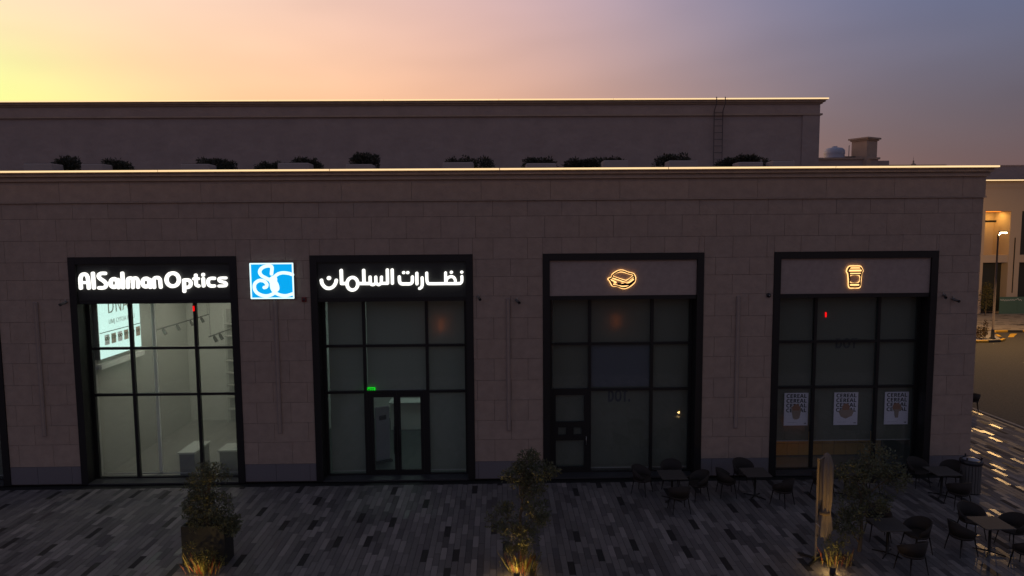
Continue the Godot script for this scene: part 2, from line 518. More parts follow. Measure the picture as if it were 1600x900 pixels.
func make_materials() -> void:
	var stone_grain := noise_tex(3, 0.012, 0.91, 1.0, 5)
	var fine := noise_tex(8, 0.06, 0.8, 1.0, 4)
	var stone_bump := bump_tex(5, 0.09, 2.0)
	var tones := [[0.470, 0.350, 0.280], [0.480, 0.357, 0.285], [0.458, 0.343, 0.277], [0.474, 0.351, 0.279], [0.486, 0.363, 0.292]]
	for i in 5:
		var t: Array = tones[i]
		grain(mat("stone%d" % i, lin(t[0], t[1], t[2]), 0.75), stone_grain, 0.35, stone_bump, 0.25)
	grain(mat("trim", lin(0.46, 0.35, 0.28), 0.75), stone_grain, 0.3, stone_bump, 0.25)
	grain(mat("render_wall", lin(0.42, 0.335, 0.31), 0.85), stone_grain, 0.12, stone_bump, 0.3)
	grain(mat("mortar", lin(0.13, 0.105, 0.095), 0.95), fine, 1.0)
	grain(mat("plinth", lin(0.24, 0.22, 0.235), 0.6), fine, 1.6, stone_bump, 0.2)
	grain(mat("black_metal", lin(0.012, 0.012, 0.013), 0.5, 0.0), fine, 1.2)
	mat("panel_black", lin(0.028, 0.03, 0.03), 0.55)
	grain(mat("panel_beige", lin(0.46, 0.36, 0.32), 0.7), stone_grain, 0.6)
	grain(mat("granite", lin(0.06, 0.06, 0.065), 0.5), fine, 2.0)
	mat("drain", lin(0.01, 0.01, 0.01), 0.7)
	var g := mat("glass", Color(0.75, 0.85, 0.8, 0.04), 0.02)
	g.transparency = BaseMaterial3D.TRANSPARENCY_ALPHA
	for k in 3:
		grain(mat("paver_mid%d" % k, Color.WHITE, [0.34, 0.66, 0.88][k]), fine, 1.5, stone_bump, 0.12)
		M["paver_mid%d" % k].vertex_color_use_as_albedo = true
	var pt := [[0.235, 0.214, 0.208], [0.18, 0.164, 0.162], [0.315, 0.285, 0.275], [0.12, 0.109, 0.11], [0.034, 0.03, 0.03]]
	for k in 5:
		grain(mat("paver%d" % k, lin(pt[k][0], pt[k][1], pt[k][2]), [0.5, 0.65, 0.75, 0.5, 0.6][k]), fine, 1.5, stone_bump, 0.12)
	grain(mat("bedding", lin(0.06, 0.055, 0.055), 0.95), fine, 1.0)
	grain(mat("asphalt", lin(0.095, 0.088, 0.08), 0.85), noise_tex(21, 0.03, 0.6, 1.0, 5), 0.5, bump_tex(9, 0.25, 3.0), 0.6)
	mat("kerb_yellow", lin(0.62, 0.36, 0.03), 0.7)
	mat("kerb_black", lin(0.03, 0.03, 0.032), 0.7)
	mat("kerb_grey", lin(0.28, 0.26, 0.24), 0.8)
	mat("white_paint", lin(0.72, 0.73, 0.72), 0.6)
	mat("room_white", lin(0.52, 0.53, 0.50), 0.8)
	mat("room_grey", lin(0.34, 0.34, 0.32), 0.7)
	grain(mat("room_floor", lin(0.26, 0.25, 0.235), 0.35), fine, 0.8)
	mat("dark_floor", lin(0.05, 0.06, 0.06), 0.4)
	var bl := mat("blind_grey", lin(0.19, 0.21, 0.165), 0.9)
	bl.backlight_enabled = true
	bl.backlight = Color(0.35, 0.35, 0.35)
	var b2 := mat("blind_dark", lin(0.12, 0.125, 0.09), 0.9)
	b2.backlight_enabled = true
	b2.backlight = Color(0.3, 0.3, 0.3)
	var sh := mat("sheer", Color(0.62, 0.63, 0.58, 0.3), 0.06)
	sh.transparency = BaseMaterial3D.TRANSPARENCY_ALPHA
	sh.metallic_specular = 0.1
	sh.backlight_enabled = true
	sh.backlight = Color(0.46, 0.47, 0.43)
	mat("navy_print", lin(0.075, 0.078, 0.11), 0.8)
	mat("black_print", lin(0.02, 0.02, 0.03), 0.7)
	mat("indigo_print", lin(0.018, 0.018, 0.04), 0.7)
	mat("paper", lin(0.80, 0.80, 0.90), 0.8)
	mat("orange_print", lin(0.36, 0.17, 0.10), 0.8)
	mat("tan_print", lin(0.36, 0.27, 0.21), 0.8)
	mat("bark", lin(0.13, 0.095, 0.06), 0.9)
	for k in ["leaf", "leaf_gold"]:
		var l := mat(k, Color.WHITE, 0.6)
		l.vertex_color_use_as_albedo = true
		l.backlight_enabled = true
		l.backlight = Color(0.35, 0.35, 0.3)
	mat("chair_shell", lin(0.03, 0.024, 0.02), 0.8)
	mat("chair_leg", lin(0.02, 0.018, 0.016), 0.5, 0.3)
	grain(mat("table_top", lin(0.10, 0.088, 0.078), 0.7), fine, 2.0)
	grain(mat("canvas", lin(0.27, 0.22, 0.175), 0.9), fine, 3.0, stone_bump, 0.4)
	mat("ladder_metal", lin(0.14, 0.115, 0.11), 0.6)
	mat("steel", lin(0.45, 0.44, 0.42), 0.35, 0.8)
	mat("bin_grey", lin(0.16, 0.155, 0.15), 0.5, 0.4)
	mat("bin_lid", lin(0.02, 0.021, 0.025), 0.35)
	mat("ash_tray", lin(0.34, 0.36, 0.42), 0.4, 0.3)
	mat("red_plastic", lin(0.2, 0.02, 0.02), 0.5)
	mat("tank_blue", lin(0.42, 0.46, 0.58), 0.6)
	mat("far_stone", lin(0.54, 0.43, 0.34), 0.8)
	mat("far_dark", lin(0.03, 0.034, 0.03), 0.4)
	mat("hoarding", lin(0.09, 0.17, 0.13), 0.7)
	mat("wall_strip", lin(0.33, 0.265, 0.235), 0.7)
	mat("wood", lin(0.5, 0.31, 0.06), 0.6)
	mat("soil", lin(0.045, 0.035, 0.025), 1.0)
	mat("cabinet", lin(0.022, 0.024, 0.022), 0.6)
	mat("planter", lin(0.38, 0.32, 0.30), 0.8)
	glow("letter_glow", Color(1.0, 0.99, 0.96), 1.5)
	glow("led_warm", Color(1.0, 0.845, 0.63), 1.2)
	glow("sign_blue", Color(0.0, 0.68, 0.97), 0.95)
	glow("sign_white", Color(0.86, 0.98, 1.0), 1.3)
	glow("neon_amber", Color(1.0, 0.77, 0.48), 1.9)
	glow("box_white", Color(0.82, 0.98, 0.94), 1.6)
	glow("exit_green", Color(0.02, 1.0, 0.12), 0.8)
	glow("bulb_warm", Color(1.0, 0.82, 0.50), 70.0)
	glow("lamp_head", Color(1.0, 0.88, 0.66), 25.0)
	glow("pendant_amber", Color(1.0, 0.5, 0.12), 3.0)
	glow("panel_light", Color(0.95, 1.0, 0.97), 1.5)
	glow("red_glint", Color(1.0, 0.03, 0.04), 1.2)  # emission imitating a red reflection in the shop windows

# ---------- ground ----------
func add_paver(st: SurfaceTool, x: float, z: float, w: float, l: float, top: float, c: Color) -> void:
	st.set_color(c)
	var g := 0.0015
	var lo := Vector3(x + g, top - 0.03, z + g)
	var hi := Vector3(x + w - g, top, z + l - g)
	var b := 0.003
	var t := [Vector3(lo.x + b, hi.y, hi.z - b), Vector3(hi.x - b, hi.y, hi.z - b), Vector3(hi.x - b, hi.y, lo.z + b), Vector3(lo.x + b, hi.y, lo.z + b)]
	var s := [Vector3(lo.x, lo.y, hi.z), Vector3(hi.x, lo.y, hi.z), Vector3(hi.x, lo.y, lo.z), Vector3(lo.x, lo.y, lo.z)]
	quad(st, t[0], t[1], t[2], t[3])
	for k in 4:
		var m := (k + 1) % 4
		quad(st, s[k], s[m], t[m], t[k])

func build_ground() -> void:
	var ground := setting("road")
	box("asphalt", Vector3(-300, -0.6, -300), Vector3(300, -0.13, 300), M.asphalt, ground)
	var pav := setting("paving")
	box("bedding", Vector3(-24, -0.128, 0.34), Vector3(19.94, -0.02, 15), M.bedding, pav)
	box("bedding", Vector3(14.72, -0.128, -30), Vector3(19.95, -0.021, 0.34), M.bedding, pav)
	var r := RandomNumberGenerator.new()
	r.seed = 5
	var tones := [Color(0.235, 0.214, 0.208), Color(0.18, 0.164, 0.162), Color(0.315, 0.285, 0.275), Color(0.12, 0.109, 0.11), Color(0.034, 0.03, 0.03)]
	var all := []
	var darks := []
	for col in range(-150, 132):
		var x := col * 0.15
		var off: float = [0.0, 0.3, 0.1, 0.4, 0.2, 0.5][posmod(col * 7 + (col / 6), 6)]
		var z0 := -20.0 if x > 14.7 else 0.36
		var row := int(floor((z0 - off) / 0.6))
		darks = darks.filter(func(d): return d.x > x - 0.9)
		while true:
			var a := row * 0.6 + off
			row += 1
			if a > 13.5:
				break
			var b := a + 0.6
			a = maxf(a, z0)
			if b - a < 0.08:
				continue
			var t: int = [0, 0, 1, 1, 2, 3, 0, 1][r.randi() % 8]
			if r.randf() < 0.11:
				var clear := true
				for d in darks:
					if absf(d.x - x) < 0.7 and absf(d.y - a) < 0.85:
						clear = false
				if clear:
					t = 4
					darks.append(Vector2(x, a))
			all.append([x, a, b - a, t, r.randf_range(-0.002, 0.002)])
	# the pavers nearest the lens are single pieces, the others one mass
	var near := []
	for i in all.size():
		var p: Array = all[i]
		if p[1] < 5.9 and absf(p[0] + 0.1) < (21.5 - p[1]) * 0.72 and p[2] > 0.5:
			near.append([p[1], i])
	near.sort_custom(func(a, b): return a[0] > b[0] or (a[0] == b[0] and a[1] < b[1]))
	var single := {}
	for i in mini(300, near.size()):
		single[near[i][1]] = true
	var st1 := begin()
	add_paver(st1, 0, 0, 0.15, 0.6, 0.0, Color.WHITE)
	var pm := done(st1)
	var sts := [begin(), begin(), begin()]
	for i in all.size():
		var p: Array = all[i]
		if single.has(i):
			put("paver", pm, M["paver%d" % p[3]], pav, Vector3(p[0], p[4], p[1]))
		else:
			var k: int = 2 if r.randf() < 0.55 else 1
			if r.randf() < 0.03 and p[3] != 4:
				k = 0
			add_paver(sts[k], p[0], p[1], 0.15, p[2], p[4], tones[p[3]] * r.randf_range(0.9, 1.1))
	var am := ArrayMesh.new()
	for k in 3:
		sts[k].generate_normals()
		sts[k].commit(am)
		am.surface_set_material(k, M["paver_mid%d" % k])
	var rest := put("pavers_beyond", am, null, pav)
	rest.set_meta("kind", "stuff")
	# kerb of the near pavement, stone by stone
	var kerb := setting("kerb")
	for k in 18:
		var z := -18.0 + k * 1.0
		bevel_box("kerb_stone", Vector3(19.96, -0.125, z + 0.006), Vector3(20.12, 0.004, z + 0.994), 0.012, M.kerb_grey, kerb)
	var ch := setting("drain_channel")
	box("channel", Vector3(-24, -0.12, 0.02), Vector3(14.7, -0.03, 0.335), M.drain, ch)

# ---------- front building ----------
const ROWS := [0.03, 0.58, 1.27, 1.87, 2.51, 3.13, 3.80, 4.41, 5.06, 5.73, 6.32, 6.85, 7.49, 8.14, 8.60]
const OPEN := [[-20.0, -15.08], [-12.93, -7.93], [-5.74, -0.84], [1.28, 6.19], [8.33, 13.38]]

func stone_piece(x0: float, x1: float, y0: float, y1: float, m: Material, parent: Node) -> void:
	var g := 0.0042
	var out := rng.randf_range(-0.0025, 0.0025)
	box("stone_block", Vector3(x0 + g, y0 + g, -0.04), Vector3(x1 - g, y1 - g, out), m, parent)

func build_front() -> void:
	var bld := thing("retail_building", "long single-storey stone-clad retail building with four black shopfronts", "building")
	# cladding
	for r in ROWS.size() - 1:
		var y0: float = ROWS[r]
		var y1: float = ROWS[r + 1]
		var joints := [-17.2]
		var x := -17.2 + (0.34 if r % 2 else 0.86)
		while x < 14.5:
			joints.append(x)
			x += 1.04
		joints.append(14.68)
		for i in joints.size() - 1:
			var cuts := [joints[i], joints[i + 1]]
			if y0 < 6.9:
				for o in OPEN:
					for e in o:
						if e > joints[i] and e < joints[i + 1]:
							cuts.append(e)
			cuts.sort()
			for k in cuts.size() - 1:
				var mid: float = (cuts[k] + cuts[k + 1]) / 2.0
				var base := y0
				var skip := false
				for o in OPEN:
					if mid > o[0] and mid < o[1]:
						if y1 <= 7.0:
							skip = true
						elif y0 < 7.0:
							base = 7.0
				if skip or cuts[k + 1] - cuts[k] < 0.03:
					continue
				if r == 0:
					stone_piece(cuts[k], cuts[k + 1], base, y1, M.plinth, bld)
				else:
					stone_piece(cuts[k], cuts[k + 1], base, y1, M["stone%d" % rng.randi_range(0, 4)], bld)
	# core behind the cladding
	box("wall_core", Vector3(-20.2, 7.002, -0.45), Vector3(14.66, 9.2, -0.03), M.mortar, bld)
	var px := [[-15.08, -12.93], [-7.93, -5.74], [-0.84, 1.28], [6.19, 8.33], [13.38, 14.66]]
	for p in px:
		box("pier_core", Vector3(p[0] + 0.002, 0, -0.62), Vector3(p[1] - 0.002, 7.0, -0.03), M.mortar, bld)
	box("roof_slab", Vector3(-24, 8.85, -10), Vector3(14.3, 9.05, -0.46), M.room_grey, bld)
	box("side_wall", Vector3(14.3, 0, -14), Vector3(14.67, 9.2, -0.455), M.stone0, bld)
	# cornice
	var c := Node3D.new()
	c.name = "cornice"
	bld.add_child(c)
	var fx := -17.2
	while fx < 14.6:
		var nx := minf(fx + 2.08, 14.71)
		if 14.71 - nx < 0.6:
			nx = 14.71
		box("frieze_block", Vector3(fx + 0.004, 8.646, -0.03), Vector3(nx - 0.004, 9.236, 0.022 + rng.randf_range(-0.002, 0.002)), M["stone%d" % rng.randi_range(0, 4)], c)
		fx = nx
	for seg in 7:
		var a := -20.0 + seg * 5.0
		var b := minf(a + 5.0, 14.74)
		box("fillet", Vector3(a + 0.002, 8.602, -0.03), Vector3(b - 0.002, 8.642, 0.05), M.trim, c)
		box("moulding", Vector3(a + 0.002, 9.24, -0.42), Vector3(b + (0.04 if seg == 6 else -0.002), 9.37, 0.09), M.trim, c)
		box("moulding", Vector3(a + 0.002, 9.374, -0.42), Vector3(b + (0.1 if seg == 6 else -0.002), 9.47, 0.17), M.trim, c)
		box("coping", Vector3(a + 0.003, 9.474, -0.45), Vector3(b + (0.18 if seg == 6 else -0.003), 9.54, 0.24), M.trim, c)
		var le := b + (0.19 if seg == 6 else -0.012)
		box("led_strip_light", Vector3(a + 0.012, 9.495, 0.243), Vector3(le, 9.543, 0.268), M.led_warm, c)
	area("parapet_light", c, Vector3(-2.5, 9.488, 0.30), Vector2(34.8, 0.06), Color(1.0, 0.72, 0.36), 0.3, Vector3(0, -0.9, 0.3))
	box("side_moulding", Vector3(14.2, 9.24, -10), Vector3(14.80, 9.45, -0.46), M.trim, c)
	box("side_coping", Vector3(14.1, 9.474, -10), Vector3(14.92, 9.54, -0.46), M.trim, c)
	# rooms
	box("room_floor", Vector3(-20.1, -0.2, -7.2), Vector3(14.3, 0.0, -0.54), M.room_floor, bld)
	box("room_ceiling", Vector3(-20.1, 5.86, -7.2), Vector3(14.3, 6.06, -0.54), M.room_white, bld)
	box("back_wall", Vector3(-20.1, 0, -7.2), Vector3(14.3, 5.86, -7.0), M.room_white, bld)
	for p in [-20.1, -14.0, -6.83, 0.22, 7.26]:
		box("partition", Vector3(p - 0.1, 0, -7.0), Vector3(p + 0.1, 5.86, -0.63), M.room_white, bld)
	for i in 5:
		shopfront(bld, OPEN[i][0], OPEN[i][1], i)

func shopfront(bld: Node3D, x0: float, x1: float, which: int) -> void:
	var s := Node3D.new()
	s.name = "shopfront"
	bld.add_child(s, true)
	var k = M.black_metal
	box("frame_jamb", Vector3(x0 + 0.002, 0.0, -0.61), Vector3(x0 + 0.21, 7.0, 0.03), k, s)
	box("frame_jamb", Vector3(x1 - 0.21, 0.0, -0.61), Vector3(x1 - 0.002, 7.0, 0.03), k, s)
	box("frame_head", Vector3(x0 + 0.212, 6.79, -0.5), Vector3(x1 - 0.212, 6.999, 0.029), k, s)
	box("fascia_panel", Vector3(x0 + 0.212, 5.712, -0.5), Vector3(x1 - 0.212, 6.788, -0.045), M.panel_black if which < 3 else M.panel_beige, s)
	box("window_head", Vector3(x0 + 0.212, 5.59, -0.53), Vector3(x1 - 0.212, 5.71, -0.02), k, s)
	box("threshold", Vector3(x0 + 0.212, 0.0, -0.40), Vector3(x1 - 0.212, 0.045, 0.05), M.granite, s)
	box("bottom_rail", Vector3(x0 + 0.212, 0.0, -0.53), Vector3(x1 - 0.212, 0.08, -0.402), k, s)
	for e in [[x0 + 0.212, x0 + 0.3], [x1 - 0.3, x1 - 0.212]]:
		box("window_stile", Vector3(e[0], 0.081, -0.53), Vector3(e[1], 5.589, -0.41), k, s)
	var w := x1 - x0
	var xs := [x0 + 0.3, x0 + w * 0.303, x0 + w * 0.7, x1 - 0.3]
	for m in [1, 2]:
		box("mullion", Vector3(xs[m] - 0.045, 0.081, -0.53), Vector3(xs[m] + 0.045, 5.589, -0.41), k, s)
	var ys := [0.08, 2.70, 4.16, 5.59]
	for col in 3:
		var a: float = xs[col] + (0.0 if col == 0 else 0.046)
		var b: float = xs[col + 1] - (0.0 if col == 2 else 0.046)
		for row in 3:
			var lo: float = ys[row] + (0.001 if row == 0 else 0.04)
			var hi: float = ys[row + 1] - (0.001 if row == 2 else 0.04)
			if row > 0:
				box("transom", Vector3(a, ys[row] - 0.039, -0.525), Vector3(b, ys[row] + 0.039, -0.415), k, s)
			if row == 0 and col == 1 and which == 2:
				double_door(s, a, b, lo, hi)
			elif row == 0 and col == 0 and which == 3:
				hatch_door(s, a, b, lo, hi)
			else:
				box("pane", Vector3(a, lo, -0.476), Vector3(b, hi, -0.464), M.glass, s)

func double_door(s: Node3D, a: float, b: float, lo: float, hi: float) -> void:
	var k = M.black_metal
	box("door_jamb", Vector3(a, lo, -0.52), Vector3(a + 0.09, hi, -0.42), k, s)
	box("door_jamb", Vector3(b - 0.09, lo, -0.52), Vector3(b, hi, -0.42), k, s)
	var mid := (a + b) / 2.0
	for e in [[a + 0.095, mid - 0.004], [mid + 0.004, b - 0.095]]:
		var st := begin()
		add_box(st, Vector3(e[0], lo, -0.51), Vector3(e[0] + 0.1, hi - 0.01, -0.43))
		add_box(st, Vector3(e[1] - 0.1, lo, -0.51), Vector3(e[1], hi - 0.01, -0.43))
		add_box(st, Vector3(e[0] + 0.1, lo, -0.51), Vector3(e[1] - 0.1, lo + 0.12, -0.43))
		add_box(st, Vector3(e[0] + 0.1, hi - 0.13, -0.51), Vector3(e[1] - 0.1, hi - 0.01, -0.43))
		put("door_leaf", done(st), k, s)
		box("door_pane", Vector3(e[0] + 0.1, lo + 0.12, -0.476), Vector3(e[1] - 0.1, hi - 0.13, -0.464), M.glass, s)
	for e in [mid - 0.09, mid + 0.09]:
		tube_part("door_handle", [Vector3(e, 0.72, -0.43), Vector3(e, 0.78, -0.36), Vector3(e, 1.55, -0.36), Vector3(e, 1.61, -0.43)], [0.02], k, s)

func hatch_door(s: Node3D, a: float, b: float, lo: float, hi: float) -> void:
	var k = M.black_metal
	var st := begin()
	var cells := [[a + 0.12, b - 0.12, lo + 0.14, 1.08], [a + 0.2, a + 0.46, 1.25, 1.5], [b - 0.46, b - 0.2, 1.25, 1.5], [a + 0.12, b - 0.12, 1.68, hi - 0.12]]
	add_box(st, Vector3(a, lo, -0.52), Vector3(a + 0.12, hi, -0.42))
	add_box(st, Vector3(b - 0.12, lo, -0.52), Vector3(b, hi, -0.42))
	for y in [[lo, lo + 0.14], [1.08, 1.25], [1.5, 1.68], [hi - 0.12, hi]]:
		add_box(st, Vector3(a + 0.12, y[0], -0.52), Vector3(b - 0.12, y[1], -0.42))
	for x in [[a + 0.12, a + 0.2], [a + 0.46, b - 0.46], [b - 0.2, b - 0.12]]:
		add_box(st, Vector3(x[0], 1.25, -0.52), Vector3(x[1], 1.5, -0.42))
	put("door_leaf", done(st), k, s)
	for c in cells:
		box("door_pane", Vector3(c[0], c[2], -0.476), Vector3(c[1], c[3], -0.464), M.glass, s)
	tube_part("door_handle", [Vector3(b - 0.06, 0.95, -0.42), Vector3(b - 0.06, 0.95, -0.37), Vector3(b - 0.06, 1.2, -0.37), Vector3(b - 0.06, 1.2, -0.42)], [0.012], M.steel, s)

# ---------- set-back storey ----------
func build_upper() -> void:
	var u := thing("setback_building", "long plain set-back upper wall with a lit roof edge", "building")
	box("wall", Vector3(-40, 8.0, -20), Vector3(14.18, 12.66, -10), M.render_wall, u)
	box("pilaster", Vector3(13.45, 9.06, -9.999), Vector3(14.22, 12.66, -9.94), M.render_wall, u)
	box("band", Vector3(-40, 12.662, -20.1), Vector3(14.32, 12.735, -9.90), M.trim, u)
	box("fascia", Vector3(-40, 12.737, -20.05), Vector3(14.22, 13.15, -9.95), M.render_wall, u)
	var c := Node3D.new()
	c.name = "cornice"
	u.add_child(c)
	box("moulding", Vector3(-40, 13.152, -20.1), Vector3(14.30, 13.22, -9.88), M.trim, c)
	box("moulding", Vector3(-40, 13.222, -20.2), Vector3(14.38, 13.30, -9.78), M.trim, c)
	box("coping", Vector3(-40, 13.302, -20.3), Vector3(14.46, 13.37, -9.70), M.trim, c)
	for seg in 11:
		var a := -40.0 + seg * 5.0
		var b := minf(a + 4.985, 14.47)
		box("led_strip_light", Vector3(a, 13.32, -9.698), Vector3(b, 13.372, -9.675), M.led_warm, c)
	area("roof_edge_light", c, Vector3(-12.8, 13.312, -9.64), Vector2(54.0, 0.05), Color(1.0, 0.72, 0.36), 0.45, Vector3(0, -0.9, 0.3))

# ---------- far side of the road ----------
func build_far() -> void:
	var b := thing("corner_building", "stone building across the road with a warm lit recessed balcony", "building", Vector3(43, 0, -38))
	# own axes: x from the middle of the visible bay, z forward
	var fs = M.far_stone
	box("parapet_wall", Vector3(-14, 8.9, -10), Vector3(30, 11.48, 0), fs, b)
	box("band", Vector3(-14.1, 10.9, -0.001), Vector3(30, 11.0, 0.06), fs, b)
	box("coping", Vector3(-14.2, 11.482, -10), Vector3(30, 11.56, 0.3), fs, b)
	for k in 9:
		box("led_strip_light", Vector3(-14.1 + k * 4.9, 11.49, 0.302), Vector3(-9.22 + k * 4.9, 11.575, 0.325), M.led_warm, b)
	area("roof_edge_light", b, Vector3(8, 11.53, 0.33), Vector2(44, 0.06), Color(1.0, 0.8, 0.5), 0.25, Vector3(0, -0.35, 1))
	for i in 5:
		var x := -1.0 + (i - 1) * 3.2
		# pier to the right of every bay
		box("pier", Vector3(x + 2.22, -0.12, -6), Vector3(x + 3.2, 8.9, 0), fs, b)
		box("slab_edge", Vector3(x, 4.45, -6), Vector3(x + 2.22, 5.1, -0.05), fs, b)
		box("shop_window", Vector3(x, 0.1, -1.0), Vector3(x + 2.22, 4.45, -0.8), M.far_dark, b)
		tube_part("wall_groove", [Vector3(x + 2.7, 1.8, 0.02), Vector3(x + 2.7, 6.6, 0.02)], [0.05], M.black_metal, b, 4)
		if i == 1:
			box("balcony_wall", Vector3(x, 5.1, -2.2), Vector3(x + 2.22, 8.9, -2.0), fs, b)
			box("balcony_beam", Vector3(x, 7.95, -1.2), Vector3(x + 1.7, 8.12, -1.0), M.black_metal, b)
			area("balcony_light", b, Vector3(x + 1.3, 8.86, -1.0), Vector2(1.2, 0.5), Color(1.0, 0.79, 0.40), 3.6, Vector3(0, -1, 0))
			box("ceiling_lamp", Vector3(x + 0.7, 8.868, -1.25), Vector3(x + 1.9, 8.895, -0.75), M.pendant_amber, b)
		else:
			box("window", Vector3(x, 5.1, -0.8), Vector3(x + 2.22, 8.9, -0.6), M.far_dark, b)
	var roof := thing("roof_shed", "low dark pitched shed on the far right roof", "shed", Vector3(45.5, 11.5, -44))
	var st := begin()
	var p := [Vector3(-1.9, 0, 2), Vector3(4, 0, 2), Vector3(4, 1.6, 2), Vector3(-0.8, 1.6, 2), Vector3(-1.9, 0.8, 2)]
	face(st, p.duplicate(), Vector3(1, 0.8, 0))
	var q := []
	for v in p:
		q.append(v - Vector3(0, 0, 4))
	face(st, q.duplicate(), Vector3(1, 0.8, 0))
	for k in 5:
		face(st, [p[k], p[(k + 1) % 5], q[(k + 1) % 5], q[k]], Vector3(1, 0.8, 0))
	put("body", done(st), M.render_wall, roof)
	box("ridge_cap", Vector3(-0.9, 1.6, -2.05), Vector3(4.05, 1.68, 2.05), M.render_wall, roof)
	# hoarding
	var h := thing("hoarding", "low green hoarding with white script in front of far building", "hoarding", Vector3(43.35, -0.1, -37.6))
	for k in 6:
		box("panel", Vector3(k * 1.6 + 0.006, 0, -0.04), Vector3(k * 1.6 + 1.594, 1.58, 0), M.hoarding, h)
	var sc := begin()
	var r := RandomNumberGenerator.new()
	r.seed = 3
	var line := []
	for k in 30:
		line.append(0.05 + k * 0.065); line.append(1.30 + 0.07 * sin(k * 1.9) * r.randf_range(0.3, 1.2) + (0.12 * exp(-pow((k - 23) / 2.0, 2))))
	ribbon(sc, smooth_line(line, false), 0.035, false, 0.002, 0.008)
	put("script_lettering", done(sc), M.white_paint, h)
	# far pavement with its pavers
	var fp := setting("far_pavement")
	box("bedding", Vector3(27, -0.129, -38.0), Vector3(60, -0.03, -28.4), M.bedding, fp)
	var pst := begin()
	r.seed = 9
	for row in 64:
		var z := -38.0 + row * 0.15
		var x := 30.0 + r.randf() * 0.6
		while x < 56.0:
			var c := Color(0.40, 0.34, 0.28) * r.randf_range(0.8, 1.15)
			if r.randf() < 0.10:
				c = Color(0.05, 0.04, 0.035)
			add_paver(pst, x, z, 0.6, 0.15, 0.0, c)
			x += 0.6
	var m := put("pavers", done(pst), M.paver_mid2, fp)
	m.set_meta("kind", "stuff")
	# kerbs: the pavement edge and a small island nose, black and yellow stones
	var kb := setting("far_kerb")
	var pts := [Vector2(36.15, -28.35), Vector2(37.2, -28.4), Vector2(38.3, -28.35), Vector2(39.4, -28.3), Vector2(40.5, -28.25), Vector2(41.6, -28.2), Vector2(42.7, -28.15)]
	kerb_run(kb, pts, 0)
	kerb_run(kb, [Vector2(30.5, -24.2), Vector2(31.6, -24.15), Vector2(32.7, -24.15), Vector2(33.7, -24.35), Vector2(34.35, -24.9), Vector2(34.7, -25.7), Vector2(35.1, -26.6), Vector2(35.6, -27.5), Vector2(36.12, -28.3)], 1)
	var isl := setting("planting_island")
	var ist := begin()
	var poly := [Vector3(30.5, 0, -24.35), Vector3(32.7, 0, -24.3), Vector3(33.6, 0, -24.5), Vector3(34.2, 0, -25.0), Vector3(34.55, 0, -25.8), Vector3(35.4, 0, -27.4), Vector3(36.0, 0, -28.38), Vector3(27.5, 0, -28.38), Vector3(27.5, 0, -24.4)]
	for k in range(1, poly.size() - 1):
		ist.add_vertex(poly[0]); ist.add_vertex(poly[k + 1]); ist.add_vertex(poly[k])
	put("top", done(ist), M.paver2, isl, Vector3(0, -0.012, 0))
	var arrow := setting("road_marking")
	var ar := begin()
	face(ar, [Vector3(35.6, -0.124, -26.2), Vector3(36.0, -0.124, -26.2), Vector3(37.4, -0.124, -27.7), Vector3(36.9, -0.124, -27.7)], Vector3(36, -5, -27))
	put("stripe", done(ar), M.kerb_yellow, arrow)

func kerb_run(parent: Node, pts: Array, start: int) -> void:
	for i in pts.size() - 1:
		var a: Vector2 = pts[i]
		var b: Vector2 = pts[i + 1]
		var d := (b - a)
		var o := bevel_box("kerb_stone", Vector3(-d.length() / 2 + 0.01, -0.128, -0.09), Vector3(d.length() / 2 - 0.01, 0.02, 0.09), 0.02, M.kerb_yellow if (i + start) % 2 == 0 else M.kerb_black, parent)
		o.position = Vector3((a.x + b.x) / 2, 0, (a.y + b.y) / 2)
		o.rotation.y = -atan2(d.y, d.x)

